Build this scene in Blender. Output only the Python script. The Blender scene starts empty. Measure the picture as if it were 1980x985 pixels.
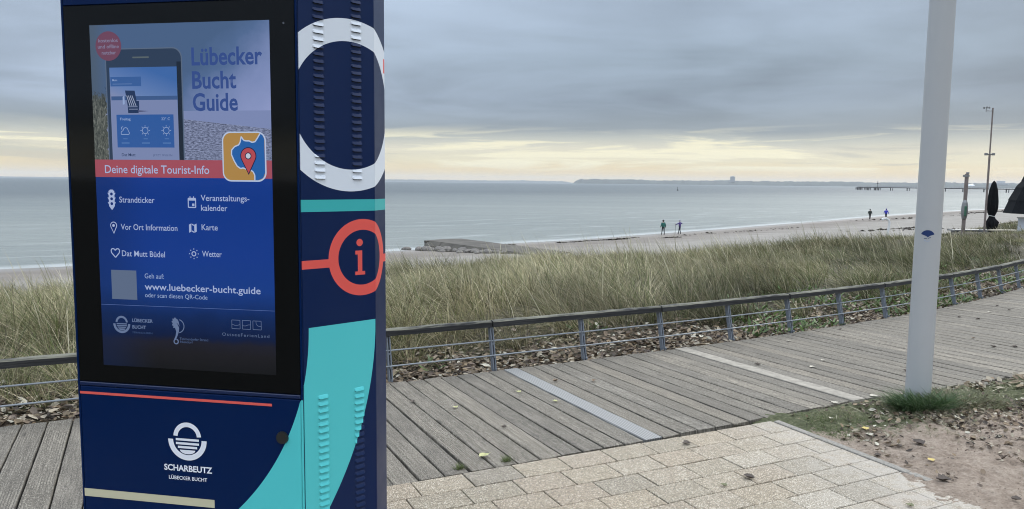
import bpy, bmesh, math, random
import numpy as np
from mathutils import Vector, Matrix

random.seed(7)
rng = np.random.default_rng(11)
scene = bpy.context.scene
COL = scene.collection

# ------------------------------------------------------------------ camera
EYE = 1.6
PITCH, ROLL = math.radians(5.5), math.radians(0.6)
fwd = Vector((0, math.cos(PITCH), -math.sin(PITCH)))
r0 = Vector((1, 0, 0)); u0 = r0.cross(fwd)
rt = r0 * math.cos(ROLL) + u0 * math.sin(ROLL)
up = -r0 * math.sin(ROLL) + u0 * math.cos(ROLL)
cam_d = bpy.data.cameras.new('camera')
cam = bpy.data.objects.new('camera', cam_d); COL.objects.link(cam)
cam.matrix_world = Matrix((
    (rt.x, up.x, -fwd.x, 0), (rt.y, up.y, -fwd.y, 0), (rt.z, up.z, -fwd.z, EYE), (0, 0, 0, 1)))
cam_d.sensor_width = 36; cam_d.lens = 1450 / 1980 * 36
cam_d.clip_start = 0.05; cam_d.clip_end = 60000
scene.camera = cam

# ------------------------------------------------------------------ look
vs = scene.view_settings
vs.view_transform = 'Standard'; vs.look = 'None'; vs.exposure = 0.0; vs.gamma = 1.0
vs.use_curve_mapping = False
scene.cycles.use_denoising = True
scene.cycles.max_bounces = 8
scene.cycles.volume_bounces = 1
scene.cycles.filter_width = 1.05
scene.cycles.sample_clamp_indirect = 4


def lin(r, g, b):
    def f(c):
        c /= 255.0
        return c / 12.92 if c <= 0.04045 else ((c + 0.055) / 1.055) ** 2.4
    return (f(r), f(g), f(b), 1.0)


class NT:
    """a small wrapper that writes shader node trees"""
    def __init__(self, tree):
        self.t = tree; self.n = tree.nodes; self.l = tree.links
    def node(self, typ, **kw):
        nd = self.n.new(typ)
        for k, v in kw.items():
            setattr(nd, k, v)
        return nd
    def put(self, sock, v):
        if isinstance(v, bpy.types.NodeSocket):
            self.l.new(v, sock)
        elif v is not None:
            sock.default_value = v
    def m(self, op, a, b=None, c=None):
        nd = self.node('ShaderNodeMath', operation=op)
        for i, v in enumerate((a, b, c)):
            if v is not None:
                self.put(nd.inputs[i], v)
        return nd.outputs[0]
    def add(self, a, b): return self.m('ADD', a, b)
    def sub(self, a, b): return self.m('SUBTRACT', a, b)
    def mul(self, a, b): return self.m('MULTIPLY', a, b)
    def gt(self, a, b): return self.m('GREATER_THAN', a, b)
    def lt(self, a, b): return self.m('LESS_THAN', a, b)
    def both(self, *a):
        o = a[0]
        for x in a[1:]:
            o = self.mul(o, x)
        return o
    def between(self, v, lo, hi): return self.mul(self.gt(v, lo), self.lt(v, hi))
    def sat(self, v):
        nd = self.node('ShaderNodeClamp'); self.put(nd.inputs[0], v); return nd.outputs[0]
    def smooth(self, v, a, b, lo=0.0, hi=1.0):
        nd = self.node('ShaderNodeMapRange', interpolation_type='SMOOTHSTEP')
        self.put(nd.inputs[0], v); self.put(nd.inputs[1], a); self.put(nd.inputs[2], b)
        self.put(nd.inputs[3], lo); self.put(nd.inputs[4], hi)
        return nd.outputs[0]
    def mix(self, f, a, b, blend='MIX'):
        nd = self.node('ShaderNodeMix', data_type='RGBA', blend_type=blend)
        self.put(nd.inputs[0], f); self.put(nd.inputs[6], a); self.put(nd.inputs[7], b)
        return nd.outputs[2]
    def ramp(self, v, stops, interp='LINEAR'):
        nd = self.node('ShaderNodeValToRGB'); cr = nd.color_ramp; cr.interpolation = interp
        while len(cr.elements) < len(stops):
            cr.elements.new(0.5)
        for e, (p, c) in zip(cr.elements, stops):
            e.position = p; e.color = c
        self.put(nd.inputs[0], v)
        return nd.outputs[0]
    def noise(self, vec, scale, detail=4, rough=0.5, dist=0.0, color=False):
        nd = self.node('ShaderNodeTexNoise')
        self.put(nd.inputs['Vector'], vec)
        nd.inputs['Scale'].default_value = scale; nd.inputs['Detail'].default_value = detail
        nd.inputs['Roughness'].default_value = rough; nd.inputs['Distortion'].default_value = dist
        return nd.outputs[1 if color else 0]
    def voro(self, vec, scale, feature='F1', out=0):
        nd = self.node('ShaderNodeTexVoronoi', feature=feature)
        self.put(nd.inputs['Vector'], vec); nd.inputs['Scale'].default_value = scale
        return nd.outputs[out]
    def vec(self, x, y, z):
        nd = self.node('ShaderNodeCombineXYZ')
        for i, v in enumerate((x, y, z)):
            self.put(nd.inputs[i], v)
        return nd.outputs[0]
    def xyz(self, v):
        nd = self.node('ShaderNodeSeparateXYZ'); self.put(nd.inputs[0], v); return nd.outputs
    def scale(self, v, s):
        nd = self.node('ShaderNodeVectorMath', operation='MULTIPLY')
        self.put(nd.inputs[0], v); nd.inputs[1].default_value = s; return nd.outputs[0]
    def bump(self, h, strength, dist, normal=None):
        nd = self.node('ShaderNodeBump')
        nd.inputs['Strength'].default_value = strength; nd.inputs['Distance'].default_value = dist
        self.put(nd.inputs['Height'], h)
        if normal is not None:
            self.put(nd.inputs['Normal'], normal)
        return nd.outputs[0]


def material(name):
    mt = bpy.data.materials.new(name); mt.use_nodes = True
    t = NT(mt.node_tree)
    bs = [n for n in t.n if n.type == 'BSDF_PRINCIPLED'][0]
    return mt, t, bs


def plain(name, col, rough=0.6, metal=0.0, spec=0.5, var=0.0, scale=20, bump=0.0):
    mt, t, bs = material(name)
    bs.inputs['Roughness'].default_value = rough; bs.inputs['Metallic'].default_value = metal
    bs.inputs['Specular IOR Level'].default_value = spec
    if var or bump:
        oc = t.node('ShaderNodeTexCoord').outputs['Object']
        nz = t.noise(oc, scale, 6, 0.65)
        dark = tuple(c * (1 - var) for c in col[:3]) + (1,)
        lite = tuple(min(1, c * (1 + var)) for c in col[:3]) + (1,)
        t.put(bs.inputs['Base Color'], t.ramp(nz, [(0.3, dark), (0.7, lite)]))
        if bump:
            t.put(bs.inputs['Normal'], t.bump(nz, bump, 0.01))
    else:
        bs.inputs['Base Color'].default_value = col
    return mt


# ------------------------------------------------------------------ world
SUN_EL, SUN_AZ = math.radians(16), math.radians(38)      # azimuth measured from +Y towards +X
world = bpy.data.worlds.new('World'); scene.world = world; world.use_nodes = True
w = NT(world.node_tree)
for nd in list(w.n):
    w.n.remove(nd)
dirv = w.node('ShaderNodeTexCoord').outputs['Generated']
dx, dy, dz = w.xyz(dirv)
sky = w.node('ShaderNodeTexSky', sky_type='NISHITA'); sky.sun_disc = False
sky.sun_elevation = SUN_EL; sky.sun_rotation = SUN_AZ
nish = w.mix(1.0, (0, 0, 0, 1), w.scale(sky.outputs[0], (0.10, 0.10, 0.10)), 'ADD')
zc = w.m('MAXIMUM', dz, 0.0)
inv = w.m('DIVIDE', 1.0, w.add(zc, 0.07))
px = w.mul(dx, inv); py = w.mul(dy, inv)
# broad decks of cloud, their edges wandering up and down
big = w.noise(w.vec(w.mul(dx, 2.2), w.mul(dy, 2.2), w.mul(dz, 9.0)), 1.0, 3, 0.5, 0.4)
fine = w.noise(w.vec(w.mul(dx, 4.2), w.mul(dy, 4.2), w.mul(dz, 62.0)), 1.0, 5, 0.6, 0.6)
flat = w.noise(w.vec(px, py, 0.0), 0.60, 6, 0.55, 0.4)
el = w.add(zc, w.mul(w.sub(big, 0.5), 0.028))
el = w.add(el, w.mul(w.sub(fine, 0.5), 0.016))
el = w.m('MAXIMUM', el, 0.0)
deck = w.ramp(w.m('POWER', el, 0.5), [
    (0.00, lin(240, 214, 158)), (0.130, lin(238, 218, 170)), (0.165, lin(234, 226, 194)), (0.205, lin(224, 220, 200)),
    (0.235, lin(193, 197, 190)), (0.262, lin(150, 161, 169)), (0.325, lin(143, 155, 167)),
    (0.40, lin(153, 167, 180)), (0.49, lin(170, 184, 200)), (0.62, lin(200, 208, 218)), (1.0, lin(232, 235, 238))])
# bright breaks in the low band and the soft relief of the upper deck
low = w.mul(w.smooth(zc, 0.010, 0.026), w.smooth(zc, 0.078, 0.050))
strk = w.smooth(fine, 0.50, 0.62)
c1 = w.mix(w.mul(w.mul(strk, low), 0.90), deck, lin(252, 246, 214))
dk = w.smooth(fine, 0.47, 0.33)
c1 = w.mix(w.mul(w.mul(dk, low), 0.45), c1, lin(172, 176, 172))
hi = w.smooth(zc, 0.060, 0.10)
relief = w.add(w.mul(flat, 0.6), w.mul(big, 0.4))
gain = w.smooth(relief, 0.37, 0.62, 0.85, 1.22)
gain = w.add(w.mul(w.sub(gain, 1.0), hi), 1.0)
# an overcast sky grows brighter towards the zenith
gain = w.mul(gain, w.smooth(zc, 0.22, 0.80, 1.0, 2.75))
# the cloud is a little lighter and bluer towards the open sea on the left
side = w.smooth(dx, 0.30, -0.60)
c1 = w.mix(w.mul(w.mul(side, hi), 0.50), c1, lin(190, 203, 221))
warm = w.mul(w.smooth(zc, 0.022, 0.0), w.smooth(dx, -0.1, 0.6))
c1 = w.mix(w.mul(warm, 0.6), c1, lin(240, 212, 160))
cg = w.node('ShaderNodeVectorMath', operation='SCALE')
w.put(cg.inputs[0], c1); w.put(cg.inputs[3], gain)
mixsky = w.mix(0.012, w.mix(hi, cg.outputs[0], w.scale(cg.outputs[0], (0.965, 1.0, 1.045))), nish)
bg = w.node('ShaderNodeBackground'); w.put(bg.inputs[0], mixsky); bg.inputs[1].default_value = 1.0
wo = w.node('ShaderNodeOutputWorld'); w.l.new(bg.outputs[0], wo.inputs[0])

sun_d = bpy.data.lights.new('sun', 'SUN'); sun_d.energy = 1.2; sun_d.angle = math.radians(25)
sun_d.color = (1.0, 0.95, 0.86)
sun = bpy.data.objects.new('sun', sun_d); COL.objects.link(sun)
sv = Vector((math.sin(SUN_AZ) * math.cos(math.radians(38)), math.cos(SUN_AZ) * math.cos(math.radians(38)), math.sin(math.radians(38))))
sun.rotation_euler = sv.to_track_quat('Z', 'Y').to_euler(); sun.location = (20, 30, 40)


# ------------------------------------------------------------------ helpers
def tag(o, label=None, cat=None, group=None, kind=None):
    if label: o['label'] = label
    if cat: o['category'] = cat
    if group: o['group'] = group
    if kind: o['kind'] = kind
    return o


def link(name, me, mats=None, parent=None, loc=(0, 0, 0), rotz=0.0):
    o = bpy.data.objects.new(name, me); COL.objects.link(o)
    if mats is not None:
        for mt in (mats if isinstance(mats, (list, tuple)) else [mats]):
            me.materials.append(mt)
    if parent is not None:
        o.parent = parent
    o.location = loc; o.rotation_euler = (0, 0, rotz)
    return o


def empty(name, loc, rotz=0.0):
    o = bpy.data.objects.new(name, None); COL.objects.link(o)
    o.location = loc; o.rotation_euler = (0, 0, rotz); o.empty_display_size = 0.2
    return o


class MB:
    """mesh builder"""
    def __init__(self): self.v = []; self.f = []; self.mi = []
    def face(self, pts, mi=0):
        k = len(self.v); self.v += [tuple(p) for p in pts]
        self.f.append(tuple(range(k, k + len(pts)))); self.mi.append(mi)
    def box(self, x0, x1, y0, y1, z0, z1, mat=None, mi=0):
        P = [Vector(p) for p in ((x0, y0, z0), (x1, y0, z0), (x1, y1, z0), (x0, y1, z0), (x0, y0, z1), (x1, y0, z1), (x1, y1, z1), (x0, y1, z1))]
        if mat is not None: P = [mat @ p for p in P]
        k = len(self.v); self.v += [tuple(p) for p in P]
        for f in ((0, 3, 2, 1), (4, 5, 6, 7), (0, 1, 5, 4), (1, 2, 6, 5), (2, 3, 7, 6), (3, 0, 4, 7)):
            self.f.append(tuple(k + i for i in f)); self.mi.append(mi)
    def prism(self, poly, z0, z1, mi=0, top=None):
        k = len(self.v); n = len(poly); top = top or poly
        self.v += [(p[0], p[1], z0) for p in poly] + [(p[0], p[1], z1) for p in top]
        self.f.append(tuple(k + i for i in range(n))[::-1]); self.f.append(tuple(k + n + i for i in range(n)))
        self.mi += [mi, mi]
        for i in range(n):
            j = (i + 1) % n
            self.f.append((k + i, k + j, k + n + j, k + n + i)); self.mi.append(mi)
    def tube(self, path, rad, n=10, mi=0, cap=True):
        path = [Vector(p) for p in path]
        rads = rad if isinstance(rad, (list, tuple)) else [rad] * len(path)
        k = len(self.v); ref = None
        for i, p in enumerate(path):
            d = (path[min(i + 1, len(path) - 1)] - path[max(i - 1, 0)]).normalized()
            if ref is None:
                ref = d.orthogonal().normalized()
            a = (ref - d * ref.dot(d)).normalized(); ref = a; b = d.cross(a)
            for j in range(n):
                t = 2 * math.pi * j / n
                self.v.append(tuple(p + (a * math.cos(t) + b * math.sin(t)) * rads[i]))
        for i in range(len(path) - 1):
            for j in range(n):
                q = (j + 1) % n
                self.f.append((k + i * n + j, k + i * n + q, k + (i + 1) * n + q, k + (i + 1) * n + j)); self.mi.append(mi)
        if cap:
            self.f.append(tuple(k + j for j in range(n))[::-1]); self.mi.append(mi)
            e = k + (len(path) - 1) * n
            self.f.append(tuple(e + j for j in range(n))); self.mi.append(mi)
    def mesh(self, name, smooth=False, bevel=0.0, fix=True):
        me = bpy.data.meshes.new(name); me.from_pydata(self.v, [], self.f)
        me.polygons.foreach_set('material_index', self.mi)
        if bevel or fix:
            bm = bmesh.new(); bm.from_mesh(me)
            if fix: bmesh.ops.recalc_face_normals(bm, faces=bm.faces)
            if bevel:
                bmesh.ops.bevel(bm, geom=[e for e in bm.edges if e.calc_face_angle(0) > 0.6], offset=bevel, segments=1, affect='EDGES')
            bm.to_mesh(me); bm.free()
        if smooth:
            me.polygons.foreach_set('use_smooth', [True] * len(me.polygons))
            me.update()
            try: me.set_sharp_from_angle(angle=math.radians(38))
            except Exception: pass
        me.update()
        return me


def np_mesh(name, V, Fa, per, smooth=False, mi=None):
    """mesh from numpy arrays; Fa flat loop indices, per = verts per face (int or array)"""
    me = bpy.data.meshes.new(name)
    me.vertices.add(len(V)); me.vertices.foreach_set('co', np.asarray(V, dtype=np.float32).ravel())
    Fa = np.asarray(Fa, dtype=np.int32).ravel()
    if isinstance(per, int):
        nf = len(Fa) // per; ls = np.arange(nf, dtype=np.int32) * per
    else:
        per = np.asarray(per, dtype=np.int32); nf = len(per)
        ls = np.concatenate([[0], np.cumsum(per)[:-1]]).astype(np.int32)
    me.loops.add(len(Fa)); me.loops.foreach_set('vertex_index', Fa)
    me.polygons.add(nf); me.polygons.foreach_set('loop_start', ls)
    if mi is not None: me.polygons.foreach_set('material_index', np.asarray(mi, dtype=np.int32))
    me.polygons.foreach_set('use_smooth', np.full(nf, smooth))
    me.update(calc_edges=True); me.validate()
    return me


def grid_mesh(name, X, Y, Z, wrap=False, smooth=True, mi=None):
    n, m = X.shape
    V = np.stack([X, Y, Z], -1).reshape(-1, 3)
    i = np.arange(n - 1)[:, None]; mm = m if wrap else m - 1
    j = np.arange(mm)[None, :]; j2 = (j + 1) % m
    F = np.stack([i * m + j, i * m + j2, (i + 1) * m + j2, (i + 1) * m + j], -1).reshape(-1, 4)
    return np_mesh(name, V, F, 4, smooth, None if mi is None else mi)


def _h(ix, iy, seed):
    a = (ix.astype(np.int64) * 374761393 + iy.astype(np.int64) * 668265263 + seed * 974711) & 0xFFFFFFFF
    a = ((a ^ (a >> 13)) * 1274126177) & 0xFFFFFFFF
    return ((a ^ (a >> 16)) & 0xFFFF) / 65535.0


def vn(x, y, seed=0):
    x = np.asarray(x, float); y = np.asarray(y, float)
    ix = np.floor(x); iy = np.floor(y); fx = x - ix; fy = y - iy
    fx = fx * fx * (3 - 2 * fx); fy = fy * fy * (3 - 2 * fy)
    a = _h(ix, iy, seed); b = _h(ix + 1, iy, seed); c = _h(ix, iy + 1, seed); d = _h(ix + 1, iy + 1, seed)
    return (a * (1 - fx) + b * fx) * (1 - fy) + (c * (1 - fx) + d * fx) * fy


def fbm(x, y, seed=0, o=4):
    s = 0; a = 0.5; t = 0
    for k in range(o):
        s = s + a * vn(x * 2 ** k, y * 2 ** k, seed + k * 17); t += a; a *= 0.5
    return s / t


def sstep(v, a, b):
    t = np.clip((v - a) / (b - a), 0, 1); return t * t * (3 - 2 * t)


# ------------------------------------------------------------------ plan of the place
# seaward edge of the boardwalk, as y(x), straight on beyond both ends
_px = np.array([-3.29, -2.87, -0.91, -0.10, 0.73, 1.54, 2.35, 3.12, 3.92, 4.68, 6.2, 6.92, 7.7, 8.3])
_py = np.array([4.66, 4.85, 5.87, 6.30, 6.71, 7.12, 7.57, 8.02, 8.56, 9.10, 10.25, 10.80, 11.44, 11.98])
_cf = np.polyfit(_px, _py, 3); _dc = np.polyder(_cf)
XL, XR = -3.6, 9.5


def edge_y(x):
    x = np.asarray(x, float); xc = np.clip(x, XL, XR)
    return np.polyval(_cf, xc) + (x - xc) * np.polyval(_dc, xc)


_tx = np.linspace(-40, 60, 4001); _ty = edge_y(_tx)
_ts = np.concatenate([[0], np.cumsum(np.hypot(np.diff(_tx), np.diff(_ty)))])
S0 = float(np.interp(0.01, _tx, _ts)); _ts = _ts - S0       # s = 0 at the ribbed metal board


def edge_at(s):
    """point on the edge, unit tangent, unit normal to seaward"""
    x = float(np.interp(s, _ts, _tx)); y = float(np.interp(s, _ts, _ty))
    x2 = float(np.interp(s + 0.05, _ts, _tx)); y2 = float(np.interp(s + 0.05, _ts, _ty))
    t = Vector((x2 - x, y2 - y, 0)).normalized()
    return Vector((x, y, 0)), t, Vector((-t.y, t.x, 0))


def polydist(x, y, P):
    """signed distance to an open polyline running left to right; positive above it (seaward)"""
    x = np.asarray(x, float); y = np.asarray(y, float)
    best = np.full(x.shape, 1e9); sg = np.ones(x.shape)
    for (ax, ay), (bx, by) in zip(P[:-1], P[1:]):
        ex, ey = bx - ax, by - ay; L2 = ex * ex + ey * ey
        t = np.clip(((x - ax) * ex + (y - ay) * ey) / L2, 0, 1)
        qx = x - (ax + t * ex); qy = y - (ay + t * ey); d = np.hypot(qx, qy)
        c = ex * qy - ey * qx; m_ = d < best - 1e-9
        best = np.where(m_, d, best); sg = np.where(m_, np.sign(c), sg)
    return best * sg


EDGE = [(float(a), float(edge_y(a))) for a in (-40, -12, -3.6, -2, -1, 0, 1, 2, 3, 4, 5, 6, 7, 8, 9, 10, 60)]
SHORE = [(-900, -700), (-120, -8), (-34.5, 50.2), (-11.2, 65.8), (0.5, 76.9), (6.7, 81.6), (18.8, 94.2), (29.7, 105.1), (41.3, 117.8),
         (55.2, 132.4), (71.7, 150.9), (96.7, 176.8), (117.6, 197.6), (154.9, 229), (420, 450), (1500, 1500)]
SEA_Z = -4.6


def inland(x, y): return -polydist(x, y, SHORE)
def fence_d(x, y): return polydist(x, y, EDGE)


def ground_h(x, y):
    x = np.asarray(x, float); y = np.asarray(y, float)
    ds = inland(x, y); d = fence_d(x, y)
    beach = SEA_Z + np.clip(ds, -40, 38) * np.where(ds > 0, 0.040, 0.05)
    beach = beach + 0.10 * (vn(x * 0.25, y * 0.25, 5) - 0.5) * sstep(ds, 2, 12) + 0.05 * (fbm(x * 1.3, y * 1.3, 8) - 0.5) * sstep(ds, 1, 6)
    plat = -0.05 - 0.34 * sstep(d, 1.5, 9) + 0.30 * (vn(x * 0.45, y * 0.45, 3) - 0.5) * sstep(d, 0.9, 3)
    plat = plat + 0.12 * sstep(d, 0.2, 1.6) * sstep(d, 6, 2)
    z = beach + (plat - beach) * sstep(ds + 3 * (vn(x * 0.12, y * 0.12, 4) - 0.5), 36.5, 46)
    z = np.where(d < 0.0, -0.16, z)
    return np.where(d < -2.0, -0.045, z)


# ------------------------------------------------------------------ terrain, sea
def polar(r_list, fine, coarse, a_half=58):
    A = np.concatenate([np.arange(-180, -a_half, coarse), np.arange(-a_half, a_half, fine), np.arange(a_half, 180, coarse)])
    A = np.radians(A); R = np.array(r_list)
    return R[:, None] * np.sin(A)[None, :], R[:, None] * np.cos(A)[None, :]


mt, t, bs = material('dune_and_beach_sand')
pos = t.node('ShaderNodeNewGeometry').outputs['Position']
X_, Y_, Z_ = t.xyz(pos)
n1 = t.noise(pos, 0.35, 6, 0.6); n2 = t.noise(pos, 9.0, 6, 0.7); n3 = t.noise(pos, 140.0, 3, 0.6)
wet = t.node('ShaderNodeAttribute', attribute_name='inland').outputs['Fac']
sandc = t.ramp(t.add(t.mul(n1, 0.55), t.mul(n2, 0.45)), [(0.30, (0.18, 0.160, 0.138, 1)), (0.52, (0.26, 0.240, 0.213, 1)), (0.72, (0.33, 0.31, 0.28, 1))])
wetc = t.ramp(n1, [(0.3, (0.155, 0.135, 0.115, 1)), (0.7, (0.22, 0.195, 0.17, 1))])
wl = t.add(wet, t.mul(t.sub(n1, 0.5), 5.0))
base = t.mix(t.smooth(wl, 15.0, 6.5), sandc, wetc)
soil = t.ramp(n2, [(0.3, (0.035, 0.030, 0.020, 1)), (0.7, (0.11, 0.095, 0.062, 1))])
dune = t.smooth(t.add(wet, t.mul(t.sub(n2, 0.5), 3.0)), 36.5, 39.0)
base = t.mix(dune, base, soil)
t.put(bs.inputs['Base Color'], base)
t.put(bs.inputs['Roughness'], t.smooth(wl, 1.0, 5.0, 0.35, 0.95))
t.put(bs.inputs['Normal'], t.bump(t.add(n2, t.mul(n3, 0.2)), 0.6, 0.08))
M_TERRAIN = mt

R = [0.4]
while R[-1] < 14: R.append(R[-1] + max(0.10, R[-1] * 0.014))
while R[-1] < 1500: R.append(R[-1] * 1.022)
X, Y = polar(R, 0.5, 5)
Z = ground_h(X, Y)
me = grid_mesh('terrain', X, Y, Z, wrap=True)
at_ = me.attributes.new('inland', 'FLOAT', 'POINT'); at_.data.foreach_set('value', inland(X, Y).astype(np.float32).ravel())
tag(link('dune_and_beach', me, M_TERRAIN), kind='structure')

mt, t, bs = material('sea_water')
pos = t.node('ShaderNodeNewGeometry').outputs['Position']
sh = t.node('ShaderNodeAttribute', attribute_name='offshore').outputs['Fac']
X_, Y_, Z_ = t.xyz(pos)
# coordinates along and across the beach
al = t.add(t.mul(X_, 0.72), t.mul(Y_, 0.69))
lanes = t.noise(t.vec(t.mul(X_, 0.0022), t.mul(Y_, 0.012), 0.0), 1.0, 5, 0.6, 0.5)
chop = t.noise(t.vec(t.mul(X_, 0.35), t.mul(Y_, 0.9), 0.0), 1.0, 6, 0.7)
ripple = t.noise(t.vec(t.mul(X_, 0.06), t.mul(Y_, 0.22), 0.0), 1.0, 5, 0.65)
deep = t.mix(t.smooth(sh, 4.0, 330.0), (0.225, 0.242, 0.222, 1), (0.060, 0.076, 0.082, 1))
deep = t.mix(t.mul(t.smooth(lanes, 0.35, 0.65), 0.5), deep, (0.115, 0.138, 0.138, 1))
# thin lines of broken water close in
fo = t.add(t.mul(sh, 0.16), t.mul(t.noise(t.vec(t.mul(al, 0.03), t.mul(sh, 0.03), 0.0), 1.0, 3, 0.5), 5.0))
band = t.m('POWER', t.m('ABSOLUTE', t.m('SINE', t.mul(fo, 2.4))), 14.0)
brk = t.smooth(t.noise(t.vec(t.mul(al, 0.07), t.mul(sh, 0.5), 0.0), 1.0, 4, 0.6), 0.44, 0.62)
near = t.mul(t.smooth(sh, 75.0, 20.0), t.gt(sh, -2.0))
foam = t.mul(t.mul(t.mul(band, brk), near), 0.5)
edge = t.mul(t.smooth(t.add(sh, t.mul(t.sub(chop, 0.5), 2.0)), 3.0, 0.6), t.smooth(t.noise(t.vec(t.mul(al, 0.05), 0.0, 0.0), 1.0, 3, 0.6), 0.30, 0.5))
foam = t.m('MAXIMUM', foam, edge)
t.put(bs.inputs['Base Color'], t.mix(t.mul(foam, 0.62), deep, (0.56, 0.58, 0.575, 1)))
t.put(bs.inputs['Roughness'], t.add(0.30, t.mul(lanes, 0.12)))
bs.inputs['IOR'].default_value = 1.33
hh = t.add(t.mul(chop, 0.45), t.mul(ripple, 1.6))
t.put(bs.inputs['Normal'], t.bump(hh, 1.0, 1.0))
M_SEA = mt
R = [34.0]
while R[-1] < 240: R.append(R[-1] * 1.02)
while R[-1] < 18500: R.append(R[-1] * 1.12)
R[-1] = 18500
X, Y = polar(R, 0.8, 5)
me = grid_mesh('sea', X, Y, np.full(X.shape, SEA_Z), wrap=True)
at_ = me.attributes.new('offshore', 'FLOAT', 'POINT'); at_.data.foreach_set('value', (-inland(X, Y)).astype(np.float32).ravel())
tag(link('sea', me, M_SEA), kind='structure')


# ------------------------------------------------------------------ the far shore
def ridge(name, az0, az1, dist, hgt, depth, seed, mat, taper0=True, taper1=False, n=900):
    az = np.radians(np.linspace(az0, az1, n)); k = np.linspace(0, 1, n)
    prof = hgt * (0.72 + 0.34 * fbm(k * (az1 - az0) * 0.45, k * 0, seed, 3)) + hgt * 0.26 * (fbm(k * (az1 - az0) * 6, k * 0, seed + 3, 3) - 0.5)
    if taper0: prof = prof * sstep(k, 0, 0.014) ** 0.5
    if taper1: prof = prof * sstep(k, 1, 0.93)
    prof = np.maximum(prof, 1.0)
    rows = [(-0.04, 0.0), (0.0, 0.28), (0.10, 0.85), (0.35, 1.0), (1.0, 0.55)]
    X = []; Y = []; Zz = []
    for q, (dd, hf) in enumerate(rows):
        rr = dist + depth * dd + 20 * (fbm(k * 40, k * 0 + q, seed + 9) - 0.5)
        X.append(rr * np.sin(az)); Y.append(rr * np.cos(az)); Zz.append(SEA_Z - 0.2 + prof * hf)
    me = grid_mesh(name, np.array(X), np.array(Y), np.array(Zz))
    return tag(link(name, me, mat), kind='structure')


M_WOOD = plain('far_wooded_slope', (0.045, 0.055, 0.045, 1), 0.95, var=0.5, scale=0.01)
ridge('far_headland', 4.55, 50, 7800, 54, 1500, 21, M_WOOD)
ridge('distant_coast', -12.5, 4.9, 14500, 46, 1500, 33, M_WOOD, taper0=False, taper1=True)
ridge('distant_coast', -40, -12.7, 15500, 18, 1500, 35, M_WOOD, taper0=False, taper1=True)


def polar_pt(az_deg, dist, z=0.0):
    a = math.radians(az_deg); return Vector((dist * math.sin(a), dist * math.cos(a), z))


M_CONC_FAR = plain('pale_far_concrete', (0.42, 0.43, 0.44, 1), 0.8)
M_WIN_FAR = plain('dark_far_glass', (0.08, 0.09, 0.10, 1), 0.3)
# tall hotel on the far shore
root = empty('hotel_tower', polar_pt(16.25, 7900, SEA_Z + 24), math.radians(-16))
tag(root, 'pale square tower block standing alone on the far wooded shore', 'tower block')
b = MB(); b.box(-24, 24, -12, 12, 0, 62); b.box(-10, 10, -8, 8, 62, 68); link('tower', b.mesh('tower'), M_CONC_FAR, root)
for k in range(14):
    b = MB(); b.box(-22, 22, -12.4, -12.03, 4 + k * 4.1, 6 + k * 4.1); link('window_band', b.mesh('band'), M_WIN_FAR, root)
root = empty('apartment_block', polar_pt(32.9, 7900, SEA_Z + 22), math.radians(-33))
tag(root, 'wide pale apartment block on the far shore beside the slim mast', 'building')
b = MB(); b.box(-75, 60, -14, 14, 0, 22); b.box(-30, 35, -13, 13, 22, 40); link('block', b.mesh('block'), M_CONC_FAR, root)
for k in range(4):
    b = MB(); b.box(-70, 55, -14.4, -14.03, 3 + k * 4.6, 5.2 + k * 4.6); link('window_band', b.mesh('band'), M_WIN_FAR, root)
root = empty('domed_hall', polar_pt(31.3, 7850, SEA_Z + 8), 0)
tag(root, 'small pale domed hall low on the far shore', 'building')
b = MB(); prof = [(34, 0), (34, 8), (30, 15), (20, 21), (9, 24.5), (0.5, 25.5)]; n = 20
for (r_a, z_a), (r_b, z_b) in zip(prof[:-1], prof[1:]):
    for j in range(n):
        a, c = 2 * math.pi * j / n, 2 * math.pi * (j + 1) / n
        b.face([(r_a * math.cos(a), r_a * math.sin(a), z_a), (r_a * math.cos(c), r_a * math.sin(c), z_a),
                (r_b * math.cos(c), r_b * math.sin(c), z_b), (r_b * math.cos(a), r_b * math.sin(a), z_b)])
link('dome', b.mesh('dome', smooth=True), plain('white_dome_roof', (0.7, 0.72, 0.74, 1), 0.5), root)
b = MB(); b.box(-5, 5, -35.5, -33, 0, 6); link('door', b.mesh('door'), M_WIN_FAR, root)

# pier
M_PIER = plain('weathered_pier_timber', (0.045, 0.043, 0.041, 1), 0.85)
pA = polar_pt(24.65, 1260); pB = polar_pt(38.5, 1000)
pdir = (pB - pA).normalized(); L = (pB - pA).length
root = empty('pier', (pA.x, pA.y, SEA_Z), math.atan2(pdir.y, pdir.x))
tag(root, 'long thin pier on piles running across the bay to the right', 'pier')
b = MB(); b.box(0, L, -1.6, 1.6, 3.6, 4.75); link('walkway', b.mesh('walkway'), M_PIER, root)
b = MB(); b.box(0, L, -1.6, -1.5, 5.60, 5.82); link('handrail', b.mesh('handrail'), M_PIER, root)
pm = MB(); pm.tube([(0, 0, 0), (0, 0, 1.0)], 0.06, 5); pm = pm.mesh('post')
for k in range(int(L // 4)):
    o = link('rail_post', pm, None, root, (2 + k * 4, -1.55, 4.75)); o.data = pm
pm.materials.append(M_PIER)
pl = MB(); pl.box(-1.0, 1.0, -1.9, 1.9, 3.5, 4.1); pl.box(-0.9, -0.3, -1.7, -1.1, -2, 3.5); pl.box(0.3, 0.9, 1.1, 1.7, -2, 3.5); pl.box(-0.3, 0.3, -1.7, -1.1, -2, 3.5)
pl = pl.mesh('trestle'); pl.materials.append(M_PIER)
for k in range(int(L // 31) + 1):
    link('trestle', pl, None, root, (6 + k * 31, 0, 0))
lp = MB(); lp.box(-5, 5, -6, -1.7, 1.9, 2.5); lp.box(-5, 5, -6, -1.7, 3.6, 4.1)
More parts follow.
